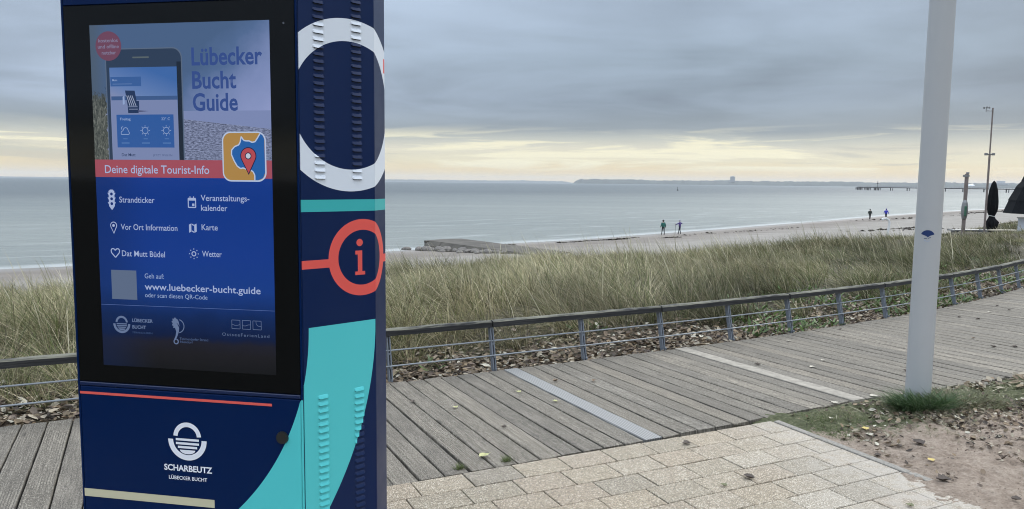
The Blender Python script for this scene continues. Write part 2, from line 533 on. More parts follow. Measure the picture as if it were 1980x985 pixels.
for q in (-4.5, -1.5, 1.5, 4.2): lp.box(q, q + 0.5, -5.8, -5.3, -2, 4.3); lp.box(q, q + 0.5, -2.6, -2.1, -2, 4.0)
lp = lp.mesh('landing'); lp.materials.append(M_PIER)
for q in (6, 24, 44): link('landing_stage', lp, None, root, (q, 0, 0))
b = MB(); b.tube([(40, 0, 4.75), (40, 0, 13.5)], 0.22, 6); b.box(39.2, 40.8, -0.4, 0.4, 9.5, 11.2); link('signal_mast', b.mesh('mast'), M_PIER, root)
# sea mark in the bay
root = empty('sea_mark', (156, 712, SEA_Z - 0.2)); tag(root, 'small dark sea mark standing in the open water of the bay', 'buoy')
b = MB(); b.tube([(0, 0, 0), (0, 0, 1.2)], [.8, 0.6], 10); link('float', b.mesh('float'), M_PIER, root)
b = MB(); b.tube([(0, 0, 1.2), (0, 0, 3.6)], [0.16, 0.10], 6); b.tube([(0, 0, 3.0), (0, 0, 3.8)], [0.3, 0.05], 6); link('spar', b.mesh('spar'), M_PIER, root)

#@@PART2
# ------------------------------------------------------------------ groyne, boulders, weed on the beach
def gz(x, y): return float(ground_h(np.array(float(x)), np.array(float(y))))


M_GROYNE = plain('old_groyne_concrete', (0.092, 0.083, 0.070, 1), 0.9, var=0.35, scale=0.9, bump=0.5)
M_BOULDER = plain('dark_wet_boulder', (0.15, 0.135, 0.12, 1), 0.7, var=0.5, scale=2.5, bump=0.5)
ga = Vector((-7.9, 68.2, 0)); gb = Vector((2.6, 58.0, 0)); gd = (gb - ga).normalized(); gl = (gb - ga).length
root = empty('groyne', (ga.x, ga.y, -4.5), math.atan2(gd.y, gd.x))
tag(root, 'low concrete groyne with sloping sides reaching from the sand to the water', 'groyne')
nseg = 5
for k in range(nseg):
    x0 = gl * k / nseg + 0.03; x1 = gl * (k + 1) / nseg - 0.03
    b = MB(); sag = lambda x: -0.35 * (x / gl)
    def sec(x, inset=0.0):
        s_ = sag(x); return [(x, -1.0 + inset, -0.4), (x, -0.95 + inset, 0.45 + s_), (x, -0.55 + inset * .5, 0.86 + s_ - inset * .15), (x, 3.0 - inset, 0.90 + s_ - inset * .15), (x, 3.8 - inset, -0.4)]
    A, B = (sec(-0.1, 0.9) if k == 0 else sec(x0)), sec(x1)
    if k == 0:
        Mid = sec(1.5); 
        for P, Q in ((A, Mid), (Mid, B)):
            for i in range(4): b.face([P[i], P[i + 1], Q[i + 1], Q[i]])
    else:
        for i in range(4): b.face([A[i], A[i + 1], B[i + 1], B[i]])
    b.face(A); b.face(B[::-1])
    link('concrete_block', b.mesh('block', bevel=0), M_GROYNE, root)


def rock_mesh(seed, s=1.0):
    bm = bmesh.new(); bmesh.ops.create_icosphere(bm, subdivisions=2, radius=1.0)
    rr = random.Random(seed); off = [Vector((rr.uniform(-1, 1), rr.uniform(-1, 1), rr.uniform(-1, 1))).normalized() for _ in range(9)]
    for v in bm.verts:
        d = 1.0
        for o in off:
            d -= 0.30 * max(0, v.co.normalized().dot(o) - 0.62)
        v.co = Vector((v.co.x * 1.25, v.co.y * 0.9, v.co.z * 0.62)) * d * s
    me = bpy.data.meshes.new('boulder'); bm.to_mesh(me); bm.free(); me.materials.append(M_BOULDER); return me


RM = [rock_mesh(k) for k in range(4)]
bl = [(-9.6, 67.9, .42), (-8.3, 66.9, .5), (-7.5, 66.0, .62), (-6.9, 65.6, .42), (-6.3, 65.1, .6), (-5.6, 64.6, .66), (-4.8, 64.2, .5), (-4.1, 63.4, .62), (-3.6, 62.6, .45),
      (-3.1, 62.4, .52), (-2.4, 61.8, .4), (-2.0, 61.2, .55), (-1.3, 60.7, .42), (-0.7, 60.2, .36), (-6.0, 63.9, .34), (-4.4, 62.4, .33), (-2.9, 61.1, .3)]
for k, (x, y, s) in enumerate(bl):
    o = link('boulder', RM[k % 4], None, None, (x, y, gz(x, y) + s * .12), k * 1.3); o.scale = (s, s, s)
    ords = ['second', 'third', 'fourth', 'fifth', 'sixth', 'seventh', 'eighth', 'ninth', 'tenth', 'eleventh', 'twelfth', 'thirteenth', 'fourteenth']
    lb = 'wet brown boulder at the foot of the groyne, %s from its blunt seaward end' % ords[min(k - 1, 12)] if k < 14 else 'small boulder lying in front of the groyne row, %s of three from the sea' % ['first', 'second', 'third'][k - 14]
    if k == 0: lb = 'single boulder at the water edge just left of the groyne end'
    tag(o, lb, 'boulder', None if k == 0 else 'boulders along the groyne')

# bits of seaweed washed up
M_WEED = plain('dark_washed_up_weed', (0.055, 0.045, 0.035, 1), 0.9, var=0.4, scale=5)
V = []; F = []
def weed_patch(x0, y0, x1, y1, n, spread, size):
    for _ in range(n):
        k = random.random(); x = x0 + (x1 - x0) * k + random.gauss(0, spread * .6); y = y0 + (y1 - y0) * k + random.gauss(0, spread)
        z = gz(x, y) + 0.01; a = random.uniform(0, 6.28); s = size * random.uniform(.4, 1.3)
        i = len(V); c, q = math.cos(a) * s, math.sin(a) * s
        V.extend([(x - c, y - q, z), (x + q * .35, y - c * .35, z + s * random.uniform(.1, .5)), (x + c, y + q, z + .01), (x - q * .35, y + c * .35, z + s * random.uniform(0, .2))])
        F.append((i, i + 1, i + 2, i + 3))
weed_patch(4.6, 75.2, 14.3, 84.5, 200, .30, .22); weed_patch(10.2, 79.8, 12.6, 81.8, 70, .3, .36); weed_patch(16.5, 82.5, 18.5, 83.2, 60, .4, .25)
weed_patch(44, 92, 52, 96, 90, .5, .35); weed_patch(40, 90, 56, 92, 60, 1.0, .3); weed_patch(-4, 70.5, 0, 73, 90, .4, .3); weed_patch(95, 160, 125, 186, 110, 1.2, .5)
weed_patch(60, 128, 90, 150, 70, 1.5, .4); weed_patch(18, 86, 40, 104, 80, .8, .25)
me = bpy.data.meshes.new('weed'); me.from_pydata(V, [], F)
tag(link('seaweed', me, M_WEED), 'dark washed up seaweed in thin lines along the beach', 'seaweed', kind='stuff')


# ------------------------------------------------------------------ walkers
def skinned(name, joints, edges, radii, mat, parent, sub=1, rootj=0):
    me = bpy.data.meshes.new(name); me.from_pydata(joints, edges, [])
    o = bpy.data.objects.new(name, me); COL.objects.link(o)
    md = o.modifiers.new('skin', 'SKIN'); md.use_smooth_shade = True
    for i, r in enumerate(radii):
        sv_ = me.skin_vertices[0].data[i]
        sv_.radius = r if isinstance(r, tuple) else (r, r); sv_.use_root = (i == rootj)
    sb = o.modifiers.new('sub', 'SUBSURF'); sb.levels = sub; sb.render_levels = sub
    dg = bpy.context.evaluated_depsgraph_get(); dg.update()
    nm = bpy.data.meshes.new_from_object(o.evaluated_get(dg))
    o.modifiers.clear(); o.data = nm; nm.materials.clear(); nm.materials.append(mat); o.parent = parent
    return o


def walker(loc, rotz, label, jacket, trousers, hatc, hands, feet, hood=False, hgt=1.0, hold=None):
    """faces +Y in its own frame; hands/feet give the pose"""
    root = empty('person', loc, rotz); root.scale = (hgt,) * 3
    tag(root, label, 'person')
    (lh, le), (rh, re) = hands; (lf, lk), (rf, rk) = feet
    J = [(0, 0, .95), (0, 0, 1.12), (0, .01, 1.38), (0, .02, 1.50), (0, .04, 1.60), (0, .04, 1.70),
         (-.10, 0, .90), lk, lf, (lf[0], lf[1] + .13, lf[2] - .03),
         (.10, 0, .90), rk, rf, (rf[0], rf[1] + .13, rf[2] - .03),
         (-.19, .01, 1.42), le, lh, (.19, .01, 1.42), re, rh]
    Ed = [(0, 1), (1, 2), (2, 3), (3, 4), (4, 5), (0, 6), (6, 7), (7, 8), (8, 9), (0, 10), (10, 11), (11, 12), (12, 13), (2, 14), (14, 15), (15, 16), (2, 17), (17, 18), (18, 19)]
    Rd = [(.15, .12), (.15, .11), (.16, .11), .055, .085, .09, .10, .065, .05, .045, .10, .065, .05, .045, .065, .05, .036, .065, .05, .036]
    body = skinned('body', J, Ed, Rd, trousers, root)
    nm = body.data; nm.materials.append(M_SKIN); nm.materials.append(M_SHOE)
    for p in nm.polygons:
        c = p.center
        if c.z > 1.46 or (c - Vector(lh)).length < .10 or (c - Vector(rh)).length < .10: p.material_index = 1
        elif c.z < .10: p.material_index = 2
    JJ = [(0, 0, .82), (0, 0, 1.12), (0, .01, 1.36), (0, .01, 1.47), (-.20, .01, 1.41), le, tuple(Vector(lh) * .85 + Vector(le) * .15), (.20, .01, 1.41), re, tuple(Vector(rh) * .85 + Vector(re) * .15)]
    EE = [(0, 1), (1, 2), (2, 3), (2, 4), (4, 5), (5, 6), (2, 7), (7, 8), (8, 9)]
    RR = [(.215, .165), (.205, .155), (.215, .15), (.09, .08), .095, .075, .055, .095, .075, .055]
    skinned('jacket', JJ, EE, RR, jacket, root)
    bm = bmesh.new(); bmesh.ops.create_uvsphere(bm, u_segments=12, v_segments=8, radius=.118)
    for v in bm.verts:
        v.co = Vector((v.co.x, v.co.y * 1.1, v.co.z * 1.1)) + Vector((0, .015 if not hood else .0, 1.685))
    bmesh.ops.delete(bm, geom=[f for f in bm.faces if f.calc_center_median().y > .06 and f.calc_center_median().z < 1.73], context='FACES')
    me = bpy.data.meshes.new('hat'); bm.to_mesh(me); bm.free()
    me.polygons.foreach_set('use_smooth', [True] * len(me.polygons))
    link('hood' if hood else 'hat', me, hatc, root)
    # face: nose, eyes and mouth, small but there
    b = MB(); b.tube([(0, .115, 1.69), (0, .155, 1.655)], [.012, .018], 6); link('nose', b.mesh('nose'), M_SKIN, root)
    for sx in (-.035, .035):
        b = MB(); b.box(sx - .012, sx + .012, .118, .130, 1.694, 1.704); link('eye', b.mesh('eye'), M_SHOE, root)
    return root


M_SKIN = plain('skin', (0.50, 0.32, 0.24, 1), 0.6)
M_SHOE = plain('dark_shoe', (0.03, 0.028, 0.026, 1), 0.7)
blk = plain('black_trouser_cloth', (0.018, 0.018, 0.022, 1), 0.9)
hang = lambda s: ((s * .30, .03, .83), (s * .29, -.04, 1.13))
p1 = (18.2, 90.3)
walker((p1[0], p1[1], gz(*p1)), math.radians(20), 'walker in green jacket and black trousers standing with legs apart beside the purple jacket', plain('green_jacket_cloth', (0.02, 0.12, 0.10, 1), 0.85), blk,
       plain('dark_hair', (0.03, 0.022, 0.018, 1), 0.9), (((-.33, .08, .86), (-.31, -.04, 1.13)), hang(1)), (((-.19, .02, .06), (-.14, .02, .50)), ((.15, -.05, .06), (.12, .0, .50))))
p2 = (20.5, 91.7)
walker((p2[0], p2[1], gz(*p2)), math.radians(60), 'walker in purple jacket and pale hat reaching out to a walking stick', plain('purple_jacket_cloth', (0.09, 0.06, 0.22, 1), 0.85), plain('navy_trouser_cloth', (0.02, 0.022, 0.04, 1), 0.9),
       plain('pale_hat_wool', (0.35, 0.36, 0.42, 1), 0.9), (((-.15, .52, 1.16), (-.26, .25, 1.25)), ((.22, -.02, 1.30), (.42, -.20, 1.30))), (((-.07, .12, .06), (-.10, .07, .50)), ((.06, -.14, .06), (.10, .0, .48))), hgt=.97)
st = Matrix.Rotation(math.radians(60), 4, 'Z') @ Vector((-.15, .52, 1.16)) * .97
b = MB(); b.tube([(0, 0, 0), (.0, -.03, 1.14)], [.016, .018], 6); b.tube([(0, -.03, 1.12), (0, -.03, 1.24)], [.024, .026], 6)
o = link('walking_stick', b.mesh('stick'), M_SHOE, None, (p2[0] + st.x, p2[1] + st.y + .03, gz(p2[0] + st.x, p2[1] + st.y)))
tag(o, 'thin dark walking stick held out by the walker in purple', 'walking stick')
p3 = (64.4, 135.2)
walker((p3[0], p3[1], gz(*p3)), math.radians(-35), 'distant walker in a dark green hooded coat on the wet sand', plain('dark_green_coat_cloth', (0.022, 0.032, 0.026, 1), 0.9), blk,
       plain('coat_hood', (0.022, 0.032, 0.026, 1), 0.9), (hang(-1), hang(1)), (((-.06, .10, .06), (-.09, .07, .50)), ((.06, -.10, .06), (.09, .0, .48))), hood=True, hgt=1.04)
p4 = (67.5, 135.6)
walker((p4[0], p4[1], gz(*p4)), math.radians(-35), 'distant walker in a bright blue jacket on the wet sand', plain('bright_blue_jacket_cloth', (0.03, 0.035, 0.42, 1), 0.85), blk,
       plain('dark_blue_hood', (0.02, 0.025, 0.16, 1), 0.9), (((-.34, .02, .86), (-.33, -.03, 1.13)), ((.34, .0, .86), (.33, -.06, 1.13))), (((-.05, .14, .06), (-.09, .09, .50)), ((.05, -.12, .06), (.09, .0, .48))), hood=True, hgt=1.06)

# ------------------------------------------------------------------ things standing in the dune to the right
M_GALV = plain('galvanised_steel', (0.27, 0.27, 0.27, 1), 0.45, metal=0.6, var=0.15, scale=8)
M_RUSTY = plain('weathered_brown_steel', (0.20, 0.165, 0.15, 1), 0.7, var=0.3, scale=6)
M_CHROME = plain('brushed_steel', (0.55, 0.56, 0.57, 1), 0.22, metal=1.0)
M_PALEMETAL = plain('pale_painted_steel', (0.62, 0.63, 0.62, 1), 0.4)
M_BLACKCLOTH = plain('black_parasol_cloth', (0.009, 0.010, 0.012, 1), 0.9, spec=.15, var=0.3, scale=6)
sx, sy = 17.45, 29.0
root = empty('rescue_post', (sx, sy, gz(sx, sy)), math.radians(-30)); tag(root, 'square brown steel post with a green and grey lifebuoy case halfway up', 'post')
zt = 2.10 - gz(sx, sy)
b = MB(); b.box(-.065, .065, -.065, .065, 0, zt); link('post', b.mesh('post', bevel=.008), M_RUSTY, root)
b = MB(); b.box(-.13, .09, -.07, .07, zt - .12, zt - .03); b.box(-.03, .08, -.06, .06, zt, zt + .07); link('head', b.mesh('head', bevel=.01), M_GALV, root)
b = MB(); n = 16
prof = [(.02, -.34), (.08, -.30), (.11, -.15), (.12, .0), (.11, .18), (.09, .32), (.05, .42)]
k = 0
for (ra, za), (rb, zb) in zip(prof[:-1], prof[1:]):
    for j in range(n):
        a, c = 2 * math.pi * j / n, 2 * math.pi * (j + 1) / n
        zc_ = zt - 1.42
        b.face([(ra * math.cos(a), -.05 + ra * .75 * math.sin(a), zc_ + za), (ra * math.cos(c), -.05 + ra * .75 * math.sin(c), zc_ + za),
                (rb * math.cos(c), -.05 + rb * .75 * math.sin(c), zc_ + zb), (rb * math.cos(a), -.05 + rb * .75 * math.sin(a), zc_ + zb)])
link('buoy_case', b.mesh('case', smooth=True), M_GALV, root)
b = MB(); b.box(-.01, .07, -.155, -.11, zt - 1.62, zt - 1.22); link('case_door', b.mesh('door', bevel=.02), plain('green_plastic', (0.05, 0.14, 0.09, 1), 0.4), root)

mx, my = 18.9, 30.0; mz = gz(mx, my)
root = empty('wind_mast', (mx, my, mz), 0); tag(root, 'tall thin steel mast with a wind gauge on top', 'mast')
mh = 4.72 - mz
b = MB(); b.tube([(0, 0, 0), (0, 0, 2.9 - mz)], .040, 8); b.tube([(0, 0, 2.9 - mz), (0, 0, mh)], .028, 8); link('pole', b.mesh('pole', smooth=True), M_RUSTY, root)
b = MB(); b.tube([(-.17, 0, 2.90 - mz), (.17, 0, 2.90 - mz)], .028, 6); b.box(-.19, -.10, -.04, .04, 2.86 - mz, 2.95 - mz); b.box(.10, .19, -.04, .04, 2.86 - mz, 2.95 - mz)
link('crossbar', b.mesh('crossbar'), M_GALV, root)
b = MB(); b.tube([(0, 0, mh - .12), (-.26, 0, mh - .12)], .014, 6); b.tube([(-.26, 0, mh - .16), (-.26, 0, mh)], .012, 6)
for a in (0, 2.1, 4.2):
    cx, cy = -.26 + .10 * math.cos(a), .10 * math.sin(a)
    b.tube([(-.26, 0, mh), (cx, cy, mh)], .008, 4); b.tube([(cx, cy - .03, mh), (cx, cy + .03, mh)], [.045, .006], 6)
link('wind_gauge', b.mesh('gauge'), M_GALV, root)

ux, uy = 19.35, 30.3; uz = gz(ux, uy)
root = empty('parasol', (ux, uy, uz), 0); tag(root, 'closed black parasol strapped around its pole beside the thin mast', 'parasol')
zt = 1.86 - uz
b = MB(); b.tube([(0, 0, 0), (0, 0, zt - .05)], .028, 8); link('pole', b.mesh('pole', smooth=True), M_PALEMETAL, root)
prof = [(.015, zt), (.07, zt - .10), (.13, zt - .38), (.175, zt - .80), (.185, zt - 1.10), (.14, zt - 1.30), (.085, zt - 1.42), (.11, zt - 1.50), (.20, zt - 1.66), (.17, zt - 1.84), (.12, zt - 1.98)]
n = 24; X = []; Y = []; Zz = []
for q, (r_, z_) in enumerate(prof):
    a = np.arange(n) * 2 * math.pi / n; rr = r_ * (1 + .22 * np.cos(a * 8 + q * .25) + (.25 * np.cos(a + 1) if q > 7 else 0))
    X.append(rr * np.cos(a)); Y.append(rr * np.sin(a)); Zz.append(np.full(n, z_) + (.07 * np.cos(a * 5) if q > 8 else 0))
link('canopy', grid_mesh('canopy', np.array(X), np.array(Y), np.array(Zz), wrap=True), M_BLACKCLOTH, root)
b = MB(); b.tube([(-.10, -.10, zt - 1.40), (.10, -.10, zt - 1.44), (.10, .10, zt - 1.42), (-.10, .10, zt - 1.40), (-.10, -.10, zt - 1.40)], .014, 5); link('strap', b.mesh('strap'), M_PALEMETAL, root)
b = MB(); b.box(-.30, .30, -.30, .30, .0, .10); b.tube([(0, 0, .1), (0, 0, .45)], .05, 8); link('base', b.mesh('base', bevel=.01), M_GALV, root)

M_PLANKPALE = plain('pale_bench_board', (0.50, 0.45, 0.36, 1), 0.7, var=0.15, scale=5)
bx_, by_ = 19.62, 29.8; bz = gz(bx_, by_)
root = empty('bench', (bx_, by_, bz), math.radians(-4)); tag(root, 'low bench with a pale board seat beside the white cabinet', 'bench')
zs = -.075 - bz
b = MB(); b.box(-.58, .62, -.17, .17, zs - .05, zs); link('seat', b.mesh('seat', bevel=.006), M_PLANKPALE, root)
for q in (-.42, .42):
    b = MB(); b.box(q - .05, q + .05, -.14, .14, -.1, zs - .052); link('leg', b.mesh('leg'), M_GALV, root)
bx2, by2 = 18.85, 30.9; bz = gz(bx2, by2)
root = empty('table', (bx2, by2, bz), 0); tag(root, 'low grey weathered table behind the foot of the mast', 'table')
b = MB(); b.box(-.75, .55, -.30, .30, -.20 - bz, -.14 - bz); link('table_top', b.mesh('top', bevel=.006), M_GALV, root)
for q in (-.6, .4):
    b = MB(); b.box(q - .04, q + .04, -.22, .22, -.25, -.202 - bz); link('leg', b.mesh('leg'), M_GALV, root)

cx_, cy_ = 18.36, 26.3; cz = gz(cx_, cy_)
root = empty('cabinet', (cx_, cy_, cz), math.radians(-8)); tag(root, 'white cabinet under the black pyramid canopy at the right edge', 'cabinet')
zc_ = .55 - cz
b = MB(); b.box(-.42, .50, -.35, .35, 0, zc_ - .04); link('body', b.mesh('body', bevel=.01), plain('white_cabinet_paint', (0.62, 0.65, 0.70, 1), 0.45, var=.06, scale=3), root)
b = MB(); b.box(-.45, .53, -.38, .38, zc_ - .038, zc_); link('top', b.mesh('top', bevel=.006), M_PALEMETAL, root)
b = MB(); b.box(-.34, .42, -.362, -.352, .10, zc_ - .12); link('door', b.mesh('door', bevel=.003), M_PALEMETAL, root)
root = empty('canopy_shelter', (cx_ + .80, cy_ + .1, cz), 0); tag(root, 'black tiered pyramid canopy standing over the white cabinet', 'canopy')
tiers = [(1.62, .69, 1.46, 1.16), (1.49, 1.14, 1.27, 1.62), (1.30, 1.60, 1.10, 1.86), (1.13, 1.84, 1.02, 2.12), (1.02, 2.11, .25, 2.42)]
for r0_, z0_, r1_, z1_ in tiers:
    n = 12; b = MB()
    lo = [(r0_ * math.cos(2 * math.pi * j / n), r0_ * math.sin(2 * math.pi * j / n)) for j in range(n)]
    hi_ = [(r1_ * math.cos(2 * math.pi * j / n), r1_ * math.sin(2 * math.pi * j / n)) for j in range(n)]
    b.prism(lo, z0_ - cz, z1_ - cz, top=hi_); link('canopy_tier', b.mesh('tier'), M_BLACKCLOTH, root)
b = MB(); b.tube([(-.35, .40, 0), (-.35, .40, 1.2 - cz)], .035, 8); b.tube([(.5, .40, 0), (.5, .40, 1.2 - cz)], .035, 8); link('pole', b.mesh('pole'), M_GALV, root)

hx, hy = 27.5, 54.8; hz = gz(hx, hy)
root = empty('beach_shower', (hx, hy, hz), 0); tag(root, 'white pole with a curved hooked top standing on the beach', 'shower pole')
zt = -.75 - hz; pth = [(-.18, 0, 0), (-.06, 0, zt * .45), (.04, 0, zt - .55), (.05, 0, zt - .28), (-.03, 0, zt - .10), (-.20, 0, zt), (-.40, 0, zt - .03)]
b = MB(); b.tube(pth, .085, 8); link('pipe', b.mesh('pipe', smooth=True), M_PALEMETAL, root)
b = MB(); b.tube([(-.40, 0, zt - .03), (-.50, 0, zt - .08)], [.088, .11], 8); link('shower_head', b.mesh('head', smooth=True), M_PALEMETAL, root)

qx, qy = 6.55, 12.0
root = empty('marker_post', (qx, qy, gz(qx, qy)), 0); tag(root, 'slim dark post half hidden behind the big grey pole', 'post')
b = MB(); b.tube([(0, 0, 0), (0, 0, 1.0 - gz(qx, qy))], .026, 8); link('post', b.mesh('post', smooth=True), M_GALV, root)
b = MB(); b.tube([(0, 0, 1.0 - gz(qx, qy)), (0, 0, 1.03 - gz(qx, qy))], .032, 8); link('cap', b.mesh('cap'), M_GALV, root)

#@@PART3
# ------------------------------------------------------------------ boardwalk
mt, t, bs = material('weathered_deck_wood')
oc = t.node('ShaderNodeTexCoord').outputs['Object']
rnd = t.node('ShaderNodeObjectInfo').outputs['Random']
ox, oy, oz = t.xyz(oc)
sh_ = t.vec(t.add(ox, t.mul(rnd, 37.0)), t.mul(oy, 1.0), t.mul(rnd, 11.0))
sx_, sy_, sz_ = t.xyz(sh_)
grain = t.noise(t.vec(t.mul(sx_, 3.2), t.mul(sy_, 75.0), sz_), 1.0, 7, 0.72, 0.4)
blotch = t.noise(t.vec(t.mul(sx_, 3.0), t.mul(sy_, 7.0), sz_), 1.0, 5, 0.65)
spk = t.noise(t.vec(t.mul(sx_, 70.0), t.mul(sy_, 170.0), sz_), 1.0, 3, 0.65)
scr = t.noise(t.vec(t.mul(sx_, 12.0), t.mul(sy_, 40.0), sz_), 1.0, 4, 0.75)
col = t.ramp(grain, [(0.28, (0.085, 0.079, 0.070, 1)), (0.45, (0.21, 0.198, 0.180, 1)), (0.58, (0.31, 0.296, 0.274, 1)), (0.74, (0.50, 0.485, 0.46, 1))])
col = t.mix(t.mul(t.smooth(blotch, 0.40, 0.68), 0.55), col, (0.11, 0.103, 0.093, 1))
col = t.mix(t.mul(t.smooth(blotch, 0.45, 0.25), 0.45), col, (0.37, 0.35, 0.32, 1))
col = t.mix(t.mul(t.smooth(scr, 0.64, 0.80), 0.6), col, (0.52, 0.50, 0.47, 1))
col = t.mix(t.smooth(spk, 0.53, 0.63, 0.0, 0.75), col, (0.09, 0.085, 0.078, 1))
col = t.mix(t.smooth(spk, 0.47, 0.37, 0.0, 0.6), col, (0.52, 0.51, 0.48, 1))
kn = t.voro(t.vec(t.mul(sx_, 1.3), t.mul(sy_, 5.0), sz_), 1.0)
col = t.mix(t.smooth(kn, 0.10, 0.03, 0.0, 0.7), col, (0.06, 0.055, 0.05, 1))
tint = t.ramp(rnd, [(0.0, (0.64, 0.61, 0.57, 1)), (0.35, (0.83, 0.785, 0.715, 1)), (0.7, (0.75, 0.72, 0.675, 1)), (1.0, (0.97, 0.90, 0.80, 1))])
col = t.mix(1.0, col, tint, 'MULTIPLY'); col = t.mix(1.0, col, (0.94, 0.915, 0.865, 1), 'MULTIPLY')
# ribs cut along the board; worn flat on some boards and in places
wv = t.m('ABSOLUTE', t.m('SINE', t.mul(oy, math.pi * 10 / 0.136)))
groove = t.smooth(wv, 0.42, 0.06)
ribbed = t.mul(t.smooth(t.m('FRACT', t.mul(rnd, 7.31)), 0.30, 0.36), t.smooth(blotch, 0.62, 0.42))
groove = t.mul(groove, ribbed)
col = t.mix(t.mul(groove, 0.70), col, (0.05, 0.046, 0.042, 1))
t.put(bs.inputs['Base Color'], col); bs.inputs['Roughness'].default_value = 0.85
hgt = t.add(t.mul(grain, 0.5), t.mul(groove, -1.0))
t.put(bs.inputs['Normal'], t.bump(hgt, 0.9, 0.003))
M_DECK = mt
M_STRIP = plain('pale_smooth_board', (0.30, 0.27, 0.225, 1), 0.8, var=0.3, scale=14, bump=0.3)
mt, t, bs = material('ribbed_metal_board')
oc = t.node('ShaderNodeTexCoord').outputs['Object']; ox, oy, oz = t.xyz(oc)
rib = t.smooth(t.m('SINE', t.mul(oy, 2 * math.pi * 7 / 0.136)), -0.5, 0.5)
nz = t.noise(t.vec(t.mul(ox, 4), t.mul(oy, 30), 0), 1.0, 5, 0.7)
t.put(bs.inputs['Base Color'], t.mix(t.mul(nz, 0.6), t.mix(rib, (0.16, 0.158, 0.152, 1), (0.38, 0.372, 0.355, 1)), (0.24, 0.24, 0.235, 1)))
bs.inputs['Metallic'].default_value = 0.1; bs.inputs['Roughness'].default_value = 0.6
t.put(bs.inputs['Normal'], t.bump(rib, 0.7, 0.004)); M_METALBOARD = mt

PITCH_P = 0.145; BW = 0.1350; WALK = 1.955


def board_mesh(k):
    """a board lying along local +X (inland) with worn, slightly uneven ends and edges"""
    rr = random.Random(100 + k); n = 14
    V = []; Fc = []
    for i in range(n + 1):
        u = i / n; x = WALK * u
        wob = rr.uniform(-.0014, .0014)
        for (yy, zz) in ((-BW / 2, -.03), (-BW / 2, -.004), (-BW / 2 + .004, 0), (BW / 2 - .004, 0), (BW / 2, -.004), (BW / 2, -.03)):
            ex = 0
            if i == 0: ex = rr.uniform(-.006, .004)
            if i == n: ex = rr.uniform(-.010, .006)
            V.append((x + ex, yy + wob * (1 if yy > 0 else -1), zz - (.002 * rr.random() if zz > -.01 else 0)))
    for i in range(n):
        for j in range(6):
            a = i * 6 + j; b_ = i * 6 + (j + 1) % 6
            Fc.append((a, b_, b_ + 6, a + 6))
    Fc.append(tuple(range(6))[::-1]); Fc.append(tuple(n * 6 + j for j in range(6)))
    me = bpy.data.meshes.new('board'); me.from_pydata(V, [], Fc)
    return me


root = empty('boardwalk', (0, 0, 0)); tag(root, 'grey weathered plank boardwalk curving along the dune railing', 'boardwalk')
BM_ = [board_mesh(k) for k in range(6)]
for m_ in BM_: m_.materials.append(M_DECK)
met = board_mesh(50); met.materials.append(M_METALBOARD)
pal = board_mesh(51); pal.materials.append(M_STRIP)
for i in range(-34, 92):
    p, tn, nn = edge_at(i * PITCH_P)
    me_ = met if i == 0 else pal if i == 13 else BM_[(i * 7) % 6]
    o = link('metal_board' if i == 0 else 'plank', me_, None, root, (p.x + nn.x * .02, p.y + nn.y * .02, random.uniform(-.003, .001) + (.003 if i in (0, 13) else 0)))
    a = math.atan2(-nn.y, -nn.x)
    o.rotation_euler = (random.uniform(-.008, .008), 0, a + random.uniform(-.0022, .0022))
    if i > 12: o.scale = (1.0 + 0.16 * min(1, (i - 12) / 20), 1, 1)
    if i == 0: o['label'] = 'light ribbed metal board'
    if i == 13: o['label'] = 'pale smooth board'
# joists below, seen only through the gaps
mj = plain('dark_joist_timber', (0.03, 0.027, 0.023, 1), 0.95)
for off in (0.12, 0.98, 1.84):
    b = MB(); pts = [edge_at(s_ * .6) for s_ in range(-9, 23)]
    for (p, tn, nn), (p2_, t2, n2_) in zip(pts[:-1], pts[1:]):
        A = p - nn * off; B = p2_ - n2_ * off; d = (B - A).normalized(); q = Vector((-d.y, d.x, 0)) * .03
        k = len(b.v); b.v += [tuple(v + Vector((0, 0, z))) for z in (-.15, -.036) for v in (A - q, B - q, B + q, A + q)]
        for f in ((0, 3, 2, 1), (4, 5, 6, 7), (0, 1, 5, 4), (1, 2, 6, 5), (2, 3, 7, 6), (3, 0, 4, 7)): b.f.append(tuple(k + i for i in f)); b.mi.append(0)
    link('joist', b.mesh('joist'), mj, root)

# ------------------------------------------------------------------ railing
M_RAILSTEEL = plain('blue_grey_painted_steel', (0.155, 0.175, 0.205, 1), 0.5, var=0.15, scale=25)
M_ROD = plain('galvanised_rod', (0.26, 0.28, 0.30, 1), 0.4, metal=0.4, var=0.15, scale=30)
mt, t, bs = material('black_weathered_rail_wood')
oc = t.node('ShaderNodeTexCoord').outputs['Object']; ox, oy, oz = t.xyz(oc)
gr = t.noise(t.vec(t.mul(ox, 5), t.mul(oy, 60), t.mul(oz, 60)), 1.0, 6, 0.7)
gb_ = t.noise(oc, 6, 5, 0.7)
nrm = t.xyz(t.node('ShaderNodeNewGeometry').outputs['Normal'])[2]
cc = t.ramp(gr, [(0.3, (0.010, 0.011, 0.012, 1)), (0.55, (0.026, 0.026, 0.027, 1)), (0.8, (0.085, 0.08, 0.072, 1))])
cc = t.mix(t.mul(t.smooth(nrm, 0.3, 0.8), t.smooth(gb_, 0.35, 0.62)), cc, (0.155, 0.15, 0.115, 1))
t.put(bs.inputs['Base Color'], cc); bs.inputs['Roughness'].default_value = 0.85
t.put(bs.inputs['Normal'], t.bump(gr, 0.8, 0.006)); M_RAILWOOD = mt

